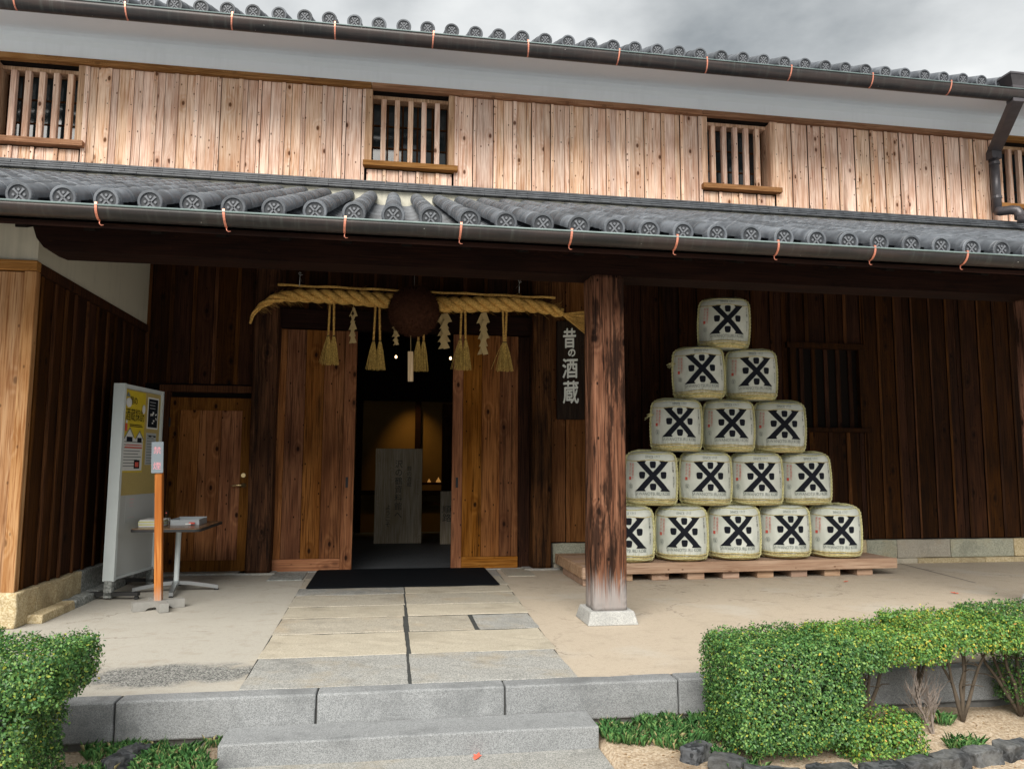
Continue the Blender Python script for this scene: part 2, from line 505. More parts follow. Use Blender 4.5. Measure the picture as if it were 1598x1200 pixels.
def floor_mat():
    t = NT('washed_aggregate_floor', 0.9, 0.2)
    co = t.coord(rand=False)
    p = t.sep(co)
    f = t.noise(co, 260, 3, 0.7)
    g = t.sep(t.voro(co, 150, out='Color'))[0]
    n = t.noise(co, 1.3, 5, 0.55)
    n2 = t.noise(co, 6.0, 5, 0.6)
    c = t.mix(t.step(f, 0.3, 0.7), (0.34, 0.282, 0.212), (0.53, 0.463, 0.372))
    # greyer, foot-worn concrete on the left of the path
    lf = t.math('MULTIPLY', t.step(t.math('ADD', p[0], t.math('MULTIPLY', n, 0.8)), 0.1, -0.5), 0.7)
    c = t.mix(lf, c, t.mix(t.step(f, 0.3, 0.7), (0.27, 0.275, 0.255), (0.50, 0.49, 0.44)))
    c = t.mix(t.math('MULTIPLY', t.step(n, 0.52, 0.72), 0.4), c, (0.48, 0.465, 0.42))
    c = t.mix(t.math('MULTIPLY', t.step(n2, 0.5, 0.72), 0.34), c, (0.27, 0.23, 0.175))
    c = t.mix(t.math('MULTIPLY', t.step(t.noise(co, 28, 4, 0.65), 0.5, 0.72), 0.25), c, (0.22, 0.19, 0.15))
    ed = t.voro(t.vmath('ADD', co, t.vmath('SCALE', t.noise(co, 3.0, 4, 0.6, out='Color'), scale=0.5)), 0.55, feature='DISTANCE_TO_EDGE')
    c = t.mix(t.math('MULTIPLY', t.step(ed, 0.006, 0.002), t.math('MULTIPLY', t.step(n, 0.45, 0.55), 0.55)), c, (0.16, 0.135, 0.105))
    c = t.mix(t.math('MULTIPLY', t.step(t.noise(co, 95, 2, 0.7), 0.63, 0.72), 0.45), c, (0.20, 0.17, 0.135))
    # washed-out patch of dark exposed pebbles by the kerb
    ex = t.math('DIVIDE', t.math('ADD', p[0], 1.2), 0.62)
    ey = t.math('DIVIDE', t.math('ADD', p[1], 4.22), 0.25)
    dd = t.math('ADD', t.math('MULTIPLY', ex, ex), t.math('MULTIPLY', ey, ey))
    pm = t.step(t.math('ADD', dd, t.math('MULTIPLY', t.math('SUBTRACT', n2, 0.5), 2.6)), 1.25, 0.35)
    c = t.mix(t.math('MULTIPLY', pm, 0.9), c, t.mix(t.step(g, 0.25, 0.95), (0.055, 0.06, 0.06), (0.36, 0.36, 0.34)))
    t.base(c)
    t.bump(t.math('ADD', t.math('MULTIPLY', g, t.math('MULTIPLY_ADD', pm, 1.5, 0.3)), f), 0.4, 0.003)
    return t.m


M['floor'] = floor_mat()


def soil_mat():
    t = NT('sandy_soil', 0.95, 0.15)
    co = t.coord(rand=False)
    g = t.voro(co, 95, out='Color')
    gs = t.sep(g)[0]
    n = t.noise(co, 2.2, 6, 0.6)
    f = t.noise(co, 60, 4, 0.7)
    c = t.mix(t.step(f, 0.3, 0.7), (0.25, 0.185, 0.12), (0.50, 0.405, 0.295))
    c = t.mix(t.math('MULTIPLY', t.step(gs, 0.75, 1.0), 0.6), c, (0.55, 0.48, 0.38))
    c = t.mix(t.math('MULTIPLY', t.step(n, 0.5, 0.72), 0.6), c, (0.12, 0.085, 0.055))
    t.base(c)
    py = t.sep(co)[1]                        # unseen ground in front of the beds, made gravel-pale to bounce light up
    bounce_mask = t.step(t.math('ADD', py, t.math('MULTIPLY', n, 0.5)), -6.2, -7.0)
    c = t.mix(bounce_mask, c, t.mix(t.step(f, 0.3, 0.7), (0.40, 0.395, 0.385), (0.60, 0.595, 0.58)))
    t.base(c)
    t.bump(t.math('ADD', gs, f), 0.7, 0.008)
    return t.m


M['soil'] = soil_mat()


def leaf_mat(name, cols, gloss=0.45):
    t = NT(name, gloss, 0.4)
    isl = t.n.new('ShaderNodeNewGeometry').outputs['Random Per Island']
    q = t.n.new('ShaderNodeValToRGB')
    q.color_ramp.interpolation = 'CONSTANT'
    el = q.color_ramp.elements
    el[0].position = 0
    el[0].color = (*cols[0][1], 1)
    el[1].position = cols[1][0]
    el[1].color = (*cols[1][1], 1)
    for ps, cc in cols[2:]:
        x = el.new(ps)
        x.color = (*cc, 1)
    t.set(q, 'Fac', isl)
    t.base(q.outputs[0])
    # thin leaf: let some daylight through
    tr = t.n.new('ShaderNodeBsdfTranslucent')
    t.l.new(q.outputs[0], tr.inputs['Color'])
    ms = t.n.new('ShaderNodeMixShader')
    ms.inputs[0].default_value = 0.14
    t.l.new(t.b.outputs[0], ms.inputs[1])
    t.l.new(tr.outputs[0], ms.inputs[2])
    t.l.new(ms.outputs[0], t.out.inputs['Surface'])
    return t.m


M['leaf'] = leaf_mat('boxwood_leaf', [(0, (0.034, 0.095, 0.028)), (0.3, (0.062, 0.165, 0.042)), (0.58, (0.105, 0.23, 0.055)),
                                      (0.80, (0.18, 0.30, 0.07)), (0.955, (0.30, 0.34, 0.05)), (0.99, (0.48, 0.38, 0.04))])
M['leaf_yellow'] = leaf_mat('yellowing_leaf', [(0, (0.06, 0.16, 0.040)), (0.28, (0.10, 0.24, 0.050)), (0.55, (0.17, 0.30, 0.055)),
                                               (0.80, (0.28, 0.35, 0.055)), (0.93, (0.46, 0.40, 0.05)), (0.985, (0.52, 0.25, 0.05))])
M['grass'] = leaf_mat('grass_blade', [(0, (0.07, 0.20, 0.06)), (0.35, (0.12, 0.30, 0.09)), (0.7, (0.21, 0.38, 0.12)), (0.92, (0.50, 0.44, 0.22))], 0.6)

# ------------------------------------------------------------------ mesh helpers
def mk(name, V, F, mat, smooth=False):
    me = bpy.data.meshes.new(name)
    me.from_pydata([tuple(v) for v in V], [], F)
    for m in (mat if isinstance(mat, (list, tuple)) else [mat]):
        me.materials.append(m)
    if smooth:
        me.polygons.foreach_set('use_smooth', [True] * len(me.polygons))
    me.update()
    return me


def ob(name, me, parent=None, loc=(0, 0, 0), rot=(0, 0, 0), kind=None):
    o = bpy.data.objects.new(name, me)
    COL.objects.link(o)
    o.location = loc
    o.rotation_euler = rot
    if parent is not None: o.parent = parent
    if kind: o['kind'] = kind
    return o


def thing(name, label, cat, loc=(0, 0, 0), rz=0.0, group=None, me=None):
    o = bpy.data.objects.new(name, me)
    COL.objects.link(o)
    o.location = loc
    o.rotation_euler = (0, 0, rz)
    o['label'] = label
    o['category'] = cat
    if group: o['group'] = group
    return o


class MB:
    def __init__(s): s.V, s.F, s.I = [], [], []
    def add(s, V, F, mi=0):
        b = len(s.V)
        s.V += [tuple(v) for v in V]
        s.F += [tuple(i + b for i in f) for f in F]
        s.I += [mi] * len(F)
        return s
    def box(s, x0, x1, y0, y1, z0, z1, mi=0):
        return s.add([(x0, y0, z0), (x1, y0, z0), (x1, y1, z0), (x0, y1, z0), (x0, y0, z1), (x1, y0, z1), (x1, y1, z1), (x0, y1, z1)],
                     [(0, 3, 2, 1), (4, 5, 6, 7), (0, 1, 5, 4), (1, 2, 6, 5), (2, 3, 7, 6), (3, 0, 4, 7)], mi)
    def tube(s, P, rad, n=8, mi=0, cap=True):
        V, F = tube(P, rad, n, cap)
        return s.add(V, F, mi)
    def mesh(s, name, mat, smooth=False):
        me = mk(name, s.V, s.F, mat, smooth)
        if any(s.I): me.polygons.foreach_set('material_index', s.I)
        return me


def frames(P):
    P = [Vector(p) for p in P]
    T = []
    for i in range(len(P)):
        a, b = P[max(0, i - 1)], P[min(len(P) - 1, i + 1)]
        T.append((b - a).normalized())
    ref = Vector((0, 0, 1)) if abs(T[0].z) < 0.9 else Vector((1, 0, 0))
    U = []
    u = (ref - T[0] * ref.dot(T[0])).normalized()
    for t in T:
        u = (u - t * u.dot(t)).normalized()
        U.append((u, t.cross(u)))
    return P, U


def tube(P, rad, n=8, cap=True):
    P, U = frames(P)
    if not hasattr(rad, '__len__'): rad = [rad] * len(P)
    V, F = [], []
    for p, (u, w), r in zip(P, U, rad):
        for k in range(n):
            a = 2 * math.pi * k / n
            V.append(p + (u * math.cos(a) + w * math.sin(a)) * r)
    for i in range(len(P) - 1):
        for k in range(n):
            a, b = i * n + k, i * n + (k + 1) % n
            F.append((a, b, b + n, a + n))
    if cap:
        F.append(tuple(range(n - 1, -1, -1)))
        F.append(tuple((len(P) - 1) * n + k for k in range(n)))
    return V, F


def strands(P, rad, ns=3, twist=20.0, n=7, bulge=0.56, off=0.5):
    """helical strands of a rope along P: list of (V, F), one per strand"""
    P, U = frames(P)
    if not hasattr(rad, '__len__'): rad = [rad] * len(P)
    L = [0.0]
    for i in range(1, len(P)): L.append(L[-1] + (P[i] - P[i - 1]).length)
    out = []
    for k in range(ns):
        Q, rr = [], []
        for p, (u, w), r, l in zip(P, U, rad, L):
            a = twist * l + 2 * math.pi * k / ns
            Q.append(p + (u * math.cos(a) + w * math.sin(a)) * r * off)
            rr.append(r * bulge)
        out.append(tube(Q, rr, n))
    return out


_cb = {}
def cbox(dx, dy, dz, c, mat, name='piece'):
    """box with chamfered edges, centred; shared between pieces of the same size"""
    key = (round(dx, 3), round(dy, 3), round(dz, 3), c, mat.name, name)
    if key in _cb: return _cb[key]
    bm = bmesh.new()
    bmesh.ops.create_cube(bm, size=1.0)
    for v in bm.verts: v.co = Vector((v.co.x * dx, v.co.y * dy, v.co.z * dz))
    if c > 0:
        bmesh.ops.bevel(bm, geom=bm.edges[:], offset=c, segments=1, affect='EDGES', profile=0.5)
    me = bpy.data.meshes.new(name)
    bm.to_mesh(me)
    bm.free()
    me.materials.append(mat)
    _cb[key] = me
    return me


def pbox(name, x0, x1, y0, y1, z0, z1, mat, parent, c=0.003, origin='c', jit=0.0):
    """one piece of timber or stone between two corners, its own object"""
    me = cbox(x1 - x0, y1 - y0, z1 - z0, min(c, 0.3 * min(x1 - x0, y1 - y0, z1 - z0)), mat, name)
    o = ob(name, me, parent, ((x0 + x1) / 2, (y0 + y1) / 2, (z0 + z1) / 2))
    if jit: o.rotation_euler = (random.uniform(-jit, jit), random.uniform(-jit, jit) * 0.3, random.uniform(-jit, jit))
    return o


def rock(dx, dy, dz, mat, name, seed=0, amt=0.012, cuts=5, sc=6.0, ch=0.02):
    """rough block: bevelled box, subdivided and pushed about by noise"""
    bm = bmesh.new()
    bmesh.ops.create_cube(bm, size=1.0)
    for v in bm.verts: v.co = Vector((v.co.x * dx, v.co.y * dy, v.co.z * dz))
    bmesh.ops.bevel(bm, geom=bm.edges[:], offset=ch, segments=2, affect='EDGES', profile=0.5)
    bmesh.ops.triangulate(bm, faces=bm.faces[:])
    for _ in range(3):
        ed = [e_ for e_ in bm.edges if e_.calc_length() > max(dx, dy, dz) / cuts]
        if not ed: break
        bmesh.ops.subdivide_edges(bm, edges=ed, cuts=1)
        bmesh.ops.triangulate(bm, faces=bm.faces[:])
    for v in bm.verts:
        p = v.co * sc + Vector((seed * 7.3, seed * 3.1, seed * 1.7))
        v.co += Vector(mnoise.noise_vector(p)) * amt + Vector(mnoise.noise_vector(p * 2.7)) * amt * 0.4
    me = bpy.data.meshes.new(name)
    bm.to_mesh(me)
    bm.free()
    me.materials.append(mat)
    return me


_txt = {}
def text2d(body, size=1.0, line=1.0, ext=0.0):
    key = (body, size, line)
    if key in _txt: return _txt[key]
    cu = bpy.data.curves.new('t', 'FONT')
    cu.body = body
    cu.size = size
    cu.space_line = line
    cu.align_x = 'CENTER'
    cu.align_y = 'CENTER'
    cu.resolution_u = 3
    o = bpy.data.objects.new('t', cu)
    COL.objects.link(o)
    bpy.context.view_layer.update()
    dg = bpy.context.evaluated_depsgraph_get()
    me = bpy.data.meshes.new_from_object(o.evaluated_get(dg))
    V = [(v.co.x, v.co.y) for v in me.vertices]
    F = [tuple(p.vertices) for p in me.polygons]
    bpy.data.objects.remove(o)
    bpy.data.curves.remove(cu)
    bpy.data.meshes.remove(me)
    _txt[key] = (V, F)
    return V, F


def fit2d(V, w=None, h=None):
    xs, ys = [v[0] for v in V], [v[1] for v in V]
    cx, cy = (min(xs) + max(xs)) / 2, (min(ys) + max(ys)) / 2
    sx = w / (max(xs) - min(xs)) if w else None
    sy = h / (max(ys) - min(ys)) if h else None
    sx = sx or sy
    sy = sy or sx
    return [((x - cx) * sx, (y - cy) * sy) for x, y in V]


def vtext(s): return '\n'.join(s)


# ------------------------------------------------------------------ the setting
def grid_mesh(name, xs, ys, zf, mat):
    V = [(x, y, zf(x, y)) for y in ys for x in xs]
    n = len(xs)
    F = [(j * n + i, j * n + i + 1, (j + 1) * n + i + 1, (j + 1) * n + i) for j in range(len(ys) - 1) for i in range(n - 1)]
    return mk(name, V, F, mat, True)


def soil_z(x, y):
    t_ = min(1, max(0, (-4.75 - y) / 0.75))
    z = -0.205 - 0.07 * t_
    if y > -7.0 and -0.80 < x < 1.14 and y < -4.75: z -= 0.085
    if y > -4.82: z -= 0.03 * min(1, (y + 4.82) / 0.06)
    z += 0.016 * mnoise.noise(Vector((x * 2.3, y * 2.3, 0.3))) + 0.007 * mnoise.noise(Vector((x * 9, y * 9, 1.3)))
    return z


gx = [-60, -30, -15, -8] + [-4 + 0.06 * i for i in range(150)] + [6, 9, 15, 30, 60]
gy = [-60, -30, -15, -9] + [-7.2 + 0.06 * i for i in range(43)]
ground = ob('ground', grid_mesh('ground', gx, gy, soil_z, M['soil']), kind='structure')

# front paving slab at the foot of the step
fp = ob('front_path', rock(1.9, 2.0, 0.12, M['slab_grey'], 'front_path', 3, 0.004, 6, 3, 0.01), None, (0.17, -5.965, -0.315), kind='structure')

# porch floor (one sheet; the path stones sit in it)
fm_ = MB()
for y0, y1 in ((-4.61, -3.4), (-3.4, -2.2), (-2.2, -1.0), (-1.0, 0.05)):
    f0, f1 = min(1, (y0 + 4.592) / 4.572), min(1, (y1 + 4.592) / 4.572)
    l0, l1, r0_, r1_ = -0.765 - 0.085 * f0, -0.765 - 0.085 * f1, 1.085 + 0.18 * f0, 1.085 + 0.18 * f1
    fm_.add([(-6, y0, 0), (l0, y0, 0), (l1, y1, 0), (-6, y1, 0), (r0_, y0, 0), (12, y0, 0), (12, y1, 0), (r1_, y1, 0)], [(0, 1, 2, 3), (4, 5, 6, 7)])
pf = ob('porch_floor', fm_.mesh('porch_floor', M['floor']), kind='structure')
MB_ = MB().box(-6, 12, -4.55, 0.05, -0.3, -0.062)
pb = ob('porch_base', MB_.mesh('porch_base', M['mortar']), kind='structure')
# the expansion joint in the floor on the right: a sunk strip
jm = MB()
jm.add([(6.385, -0.10, 0.003), (6.40, -0.10, 0.003), (6.135, -1.70, 0.003), (6.12, -1.70, 0.003)], [(3, 2, 1, 0)])
ob('floor_joint', jm.mesh('floor_joint', M['mortar']), pf)

kerb = ob('kerb', MB().box(-6, 12, -4.69, -4.60, -0.42, -0.03).mesh('kerb', M['mortar']), kind='structure')
kj = [-4.4, -3.4, -2.36, -1.343, -0.348, 0.66, 1.657, 2.69, 3.714, 4.75, 5.8, 6.8, 7.8, 8.8, 9.8]
for a, b in zip(kj[:-1], kj[1:]):
    me = rock(b - a - 0.008, 0.13, 0.20, M['granite'], 'kerb_stone', a, 0.0035, 16, 9, 0.010)
    o = ob('kerb_stone', me, kerb, ((a + b) / 2, -4.658 + random.uniform(-.002, .002), -0.097 + random.uniform(-.0015, .0015)))

step = thing('stone_step', 'rough grey granite step below the kerb in front of the entrance', 'step', (0.165, -4.855, -0.215),
             me=rock(1.905, 0.25, 0.14, M['granite'], 'stone_step', 5, 0.003, 14, 5, 0.008))

path = ob('stone_path', MB().add([(x, y, z) for z in (-0.06, -0.003) for x, y in ((-0.765, -4.592), (1.085, -4.592), (1.265, -0.02), (-0.85, -0.02))], [(3, 2, 1, 0), (4, 5, 6, 7), (0, 1, 5, 4), (1, 2, 6, 5), (2, 3, 7, 6), (3, 0, 4, 7)]).mesh('stone_path', M['moss_joint']), kind='structure')
rows = [(-4.59, -3.925, 'g', 'g'), (-3.915, -3.275, 't', 't'), (-3.24, -2.705, 'm', 'm'), (-2.665, -2.205, 't', 't'),
        (-2.175, -1.62, 'm', 'm'), (-1.605, -1.20, 'g', 't'), (-1.19, -0.60, 'm', 'm'), (-0.59, -0.03, 'g', 'g')]
sm = {'g': 'slab_grey', 't': 'slab_tan', 'm': 'slab_mid'}
for i, (y0, y1, ml, mr) in enumerate(rows):
    yc = (y0 + y1) / 2
    f = (yc + 4.6) / 4.6
    xl, xr = -0.76 - 0.09 * f, 1.09 + 0.17 * f
    seam = 0.14 + 0.055 * f
    g_ = 0.008 + 0.012 * max(0, math.sin(min(1, f * 1.6) * 3.1))
    cells = [(xl, seam - g_ * 0.5, ml), (seam + g_, xr, mr)]
    if i == 2: cells = [(xl, seam - g_, ml), (seam + g_, 0.66, mr), (0.695, xr, 'g')]
    for q, (a, b, mm) in enumerate(cells):
        me = rock(b - a, y1 - y0, 0.05, M[sm[mm]], 'paving_stone', i * 3 + q, 0.005, 12, 9, 0.003)
        ob('paving_stone', me, path, ((a + b) / 2, yc, -0.0225 + random.uniform(-.0015, .0015)))
# threshold stones either side of the door mat
for x0, x1, mm in ((-1.22, -0.86, 'stone_grey'), (1.31, 1.62, 'slab_mid')):
    ob('paving_stone', rock(x1 - x0, 0.62, 0.05, M[mm], 'paving_stone', x0, 0.003, 8, 4, 0.006), path, ((x0 + x1) / 2, -0.34, -0.016))

# ------------------------------------------------------------------ the brewery building
B = thing('brewery_building', 'long old timber brewery with grey tiled roofs, plank walls and a deep dark porch', 'building')

# --- upper wall with its boards
uw = ob('upper_wall', MB().box(-6, 11, 0.03, 0.30, 4.2, 4.80).box(-6, 11, 0.03, 0.30, 5.72, 6.3)
        .box(-6, -4.48, 0.03, 0.3, 4.8, 5.72).box(-3.57, -0.315, 0.03, 0.3, 4.8, 5.72).box(0.67, 3.97, 0.03, 0.3, 4.8, 5.72)
        .box(4.91, 8.23, 0.03, 0.3, 4.8, 5.72).box(9.21, 11, 0.03, 0.3, 4.8, 5.72).mesh('upper_wall', M['void']), B)
ZB, ZT = 4.555, 5.735
wins = [(-4.45, -3.60), (-0.285, 0.64), (4.00, 4.88), (8.26, 9.18)]
NAILS = []
def board_run(x0, x1, z0, z1, par, mat, bmat, y=0.028, pitch=0.235, th=0.02, bw=0.042, split=0.6, axis='x', wob=1.0, edge=True, batt=0.022):
    global NAILS
    gapw = bw / 2 + 0.007
    n = max(1, round((x1 - x0) / pitch))
    w = (x1 - x0) / n
    xs = [x0 + w * i + (random.uniform(-.018, .018) * wob if 0 < i < n else 0) for i in range(n + 1)]
    for a, b in zip(xs[:-1], xs[1:]):
        cuts = [(a + bw / 2 + 0.003, b - gapw)]
        if random.random() < split:
            m_ = a + (b - a) * random.uniform(0.35, 0.65)
            cuts = [(a + bw / 2 + 0.003, m_ - 0.0025), (m_ + 0.0025, b - gapw)]
        for c0, c1 in cuts:
            dy = random.uniform(-.0025, .0025)
            pbox('board', c0, c1, y - th + dy, y + dy, z0 + random.uniform(-.006, .004), z1, mat, par, 0.002)
    for x in (xs if edge else xs[1:-1]):
        w_ = bw * random.uniform(0.85, 1.2)
        if par.name == 'upper_wall':
            NAILS += [(x + random.uniform(-.006, .006), z_ + random.uniform(-.01, .01)) for z_ in (4.66, 4.99, 5.30, 5.62) if z_ < z1]
        pbox('batten', x - w_ / 2, x + w_ / 2, y - th - batt, y - th - 0.003, z0 - 0.004, z1 - 0.003, bmat, par, 0.003)
    return xs


for x0, x1 in ((-5.6, -4.55), (-3.505, -0.385), (0.735, 3.905), (4.965, 8.165), (9.28, 10.4)):
    board_run(x0, x1, ZB, ZT, uw, M['board'], M['board'])
for i, (a, b) in enumerate(wins):
    board_run(a - 0.075, b + 0.075, ZB, 4.735, uw, M['board'], M['board'], split=0.8, edge=False)
nl = MB()
for (x_, z_) in NAILS:
    nl.box(x_ - .0045, x_ + .0045, -0.0165, -0.010, z_ - .0045, z_ + .0045)
ob('nail', nl.mesh('nail', M['void']), uw, kind='stuff')
for a, b in ((-6, -0.30), (-0.296, 3.93), (3.934, 8.3), (8.304, 10.6)):
    pbox('rail', a, b, -0.052, 0.03, 5.738, 5.806, M['trim'], uw, 0.004)

# --- lattice windows
def window(a, b, xs=None):
    f = MB()
    f.box(a - 0.09, a, -0.012, 0.26, 4.822, 5.735).box(b, b + 0.09, -0.012, 0.26, 4.822, 5.735)
    f.box(a, b, 0.10, 0.24, 5.672, 5.715)
    w = ob('lattice_window', f.mesh('lattice_window', M['jamb']), B)
    pbox('sill', a - 0.095, b + 0.115, -0.085, 0.24, 4.752, 4.818, M['trim'], w, 0.004)
    n = 5
    for k in range(n):
        x = a + (b - a) * (0.145 + 0.1775 * k)
        pbox('bar', x - 0.031, x + 0.031, 0.09, 0.155, 4.819, 5.672, M['board'], w, 0.004)
    cols = 5
    for c in range(cols):
        for r_ in range(3):
            xa, xb = a + (b - a) * c / cols + 0.012, a + (b - a) * (c + 1) / cols - 0.012
            za, zb = 4.83 + 0.283 * r_ + 0.010, 4.83 + 0.283 * (r_ + 1) - 0.010
            ob('pane', cbox(xb - xa, 0.004, zb - za, 0, M['glass'], 'pane'), w, ((xa + xb) / 2, 0.262, (za + zb) / 2),
               (random.uniform(-.02, .02), 0, random.uniform(-.02, .02)))
    m = MB()
    for c in range(cols + 1):
        x = a + (b - a) * c / cols
        m.box(x - 0.011, x + 0.011, 0.245, 0.275, 4.822, 5.70)
    for r_ in range(4):
        z = 4.83 + 0.283 * r_
        m.box(a, b, 0.247, 0.273, z - 0.009, z + 0.009)
    ob('muntin', m.mesh('muntin', M['dark_batten']), w)
    ob('backing', MB().box(a - .02, b + .02, 0.285, 0.298, 4.80, 5.72).mesh('backing', M['void']), w)


for a, b in wins: window(a, b)

# --- plaster band and coved soffit under the main eave
prof = [(0.02, 5.808), (0.0, 5.81), (0.0, 5.97), (-0.02, 6.02), (-0.06, 6.055), (-0.12, 6.062), (-0.20, 6.048), (-0.82, 5.872), (-0.86, 5.858),
        (-0.885, 5.862), (-0.895, 5.885), (-0.895, 5.93), (0.02, 6.22)]
def extrude_x(pr, x0, x1, nseg=1, mi=None):
    V, F = [], []
    n = len(pr)
    for i in range(nseg + 1):
        x = x0 + (x1 - x0) * i / nseg
        V += [(x, y, z) for y, z in pr]
    for i in range(nseg):
        for k in range(n):
            k2 = (k + 1) % n
            F.append((i * n + k, i * n + k2, (i + 1) * n + k2, (i + 1) * n + k))
    F.append(tuple(range(n - 1, -1, -1)))
    F.append(tuple(nseg * n + k for k in range(n)))
    return V, F


V, F = extrude_x(prof[2:], -6, 11, 1)
pl = MB()
pl.box(-6, 11, -0.0, 0.028, 5.806, 5.972)
me = pl.mesh('plaster_band', M['plaster'])
pband = ob('plaster_band', me, B)
so = ob('coved_soffit', mk('coved_soffit', *extrude_x([(0.03, 5.972)] + prof[2:], -6, 11), M['plaster_soffit']), pband)
ob('eave_fascia', MB().box(-6, 11, -0.99, -0.90, 5.845, 5.915).mesh('eave_fascia', M['void']), pband)

# --- tiles
SL = 0.388
def cap_mesh():
    """round eave tile: barrel end, rim, sunk face with a crossed emblem and four dots; faces -Y"""
    m = MB()
    n = 22
    ringp = [(0.071, 0.10), (0.079, 0.012), (0.081, 0.0), (0.076, -0.006), (0.063, -0.006), (0.059, 0.004), (0.0, 0.006)]
    V, F, I = [], [], []
    for r_, y in ringp[:-1]:
        for k in range(n):
            a = 2 * math.pi * k / n
            V.append((r_ * math.cos(a), y, r_ * math.sin(a)))
    V.append((0, ringp[-1][1], 0))
    for i in range(len(ringp) - 2):
        for k in range(n):
            F.append((i * n + k, (i + 1) * n + k, (i + 1) * n + (k + 1) % n, i * n + (k + 1) % n))
            I.append(0)
    c = len(V) - 1
    b = (len(ringp) - 2) * n
    for k in range(n):
        F.append((b + k, c, b + (k + 1) % n))
        I.append(1)
    m.V, m.F, m.I = V, F, I
    for sgn in (1, -1):                      # crossed strokes, flared at their ends
        d = Vector((math.sin(R(40)) * sgn, 0, math.cos(R(40))))
        p = Vector((d.z, 0, -d.x))
        L = 0.049
        pts = [(-L, 0.010), (-L * 0.75, 0.0055), (L * 0.75, 0.0055), (L, 0.010)]
        up = [d * t_ + p * w_ for t_, w_ in pts]
        dn = [d * t_ - p * w_ for t_, w_ in pts]
        ol = up + dn[::-1]
        fr = [(v.x, -0.002, v.z) for v in ol]
        bk = [(v.x, 0.008, v.z) for v in ol]
        q = len(ol)
        m.add(fr + bk, [(0, 1, 6, 7), (1, 2, 5, 6), (2, 3, 4, 5)] + [(i, q + i, q + (i + 1) % q, (i + 1) % q) for i in range(q)], 2)
    for a in (0, 90, 180, 270):
        cx, cz = 0.033 * math.cos(R(a)), 0.033 * math.sin(R(a))
        k = 8
        fr = [(cx + 0.0085 * math.cos(2 * math.pi * i / k), -0.002, cz + 0.0095 * math.sin(2 * math.pi * i / k)) for i in range(k)]
        bk = [(x, 0.008, z) for x, y, z in fr]
        m.add(fr + bk, [tuple(range(k))] + [(i, k + i, k + (i + 1) % k, (i + 1) % k) for i in range(k)], 2)
    me = m.mesh('eave_tile', [M['tile'], M['tile_dark'], M['tile_emblem']])
    bm = bmesh.new()
    bm.from_mesh(me)
    bmesh.ops.recalc_face_normals(bm, faces=bm.faces[:])
    bm.to_mesh(me)
    bm.free()
    return me


CAP = cap_mesh()


def cover_geo(L=0.285, r0=0.0745, r1=0.0715, n=9):
    """half-round cover tile, lower end at origin, running up +Y"""
    V, F = [], []
    for y, r_ in ((0, r0 - 0.006), (0, r0), (0.02, r0), (L, r1)):
        for k in range(n + 1):
            a = math.pi * (-0.06 + 1.12 * k / n)
            V.append((r_ * math.cos(a), y, r_ * math.sin(a)))
    for i in range(3):
        for k in range(n):
            F.append((i * (n + 1) + k, i * (n + 1) + k + 1, (i + 1) * (n + 1) + k + 1, (i + 1) * (n + 1) + k))
    return V, F


def pan_geo(w=0.262, L=0.29, sag=0.055, th=0.016, n=6):
    """curved pan tile, lower end at origin, running up +Y"""
    V, F = [], []
    for y, dz in ((0, -th), (0, 0), (L, -0.006)):
        for k in range(n + 1):
            t_ = -1 + 2 * k / n
            V.append((t_ * w / 2, y, dz - sag * (1 - t_ * t_)))
    for i in range(2):
        for k in range(n):
            F.append((i * (n + 1) + k, i * (n + 1) + k + 1, (i + 1) * (n + 1) + k + 1, (i + 1) * (n + 1) + k))
    return V, F


def recalc(me):
    bm = bmesh.new()
    bm.from_mesh(me)
    bmesh.ops.recalc_face_normals(bm, faces=bm.faces[:])
    bm.to_mesh(me)
    bm.free()
    return me


COVER = mk('cover_tile', *cover_geo(), M['tile'], True)
PAN = mk('pan_tile', *pan_geo(), M['tile'], True)
inv = cam.matrix_world.inverted()
FX = 1187.892


def in_view(p, mg=60):
    c = inv @ Vector(p)
    if c.z > -0.1: return False
    x, y = 799 + FX * c.x / -c.z, 600 - FX * c.y / -c.z
    return -mg < x < 1598 + mg and -mg < y < 1200 + mg


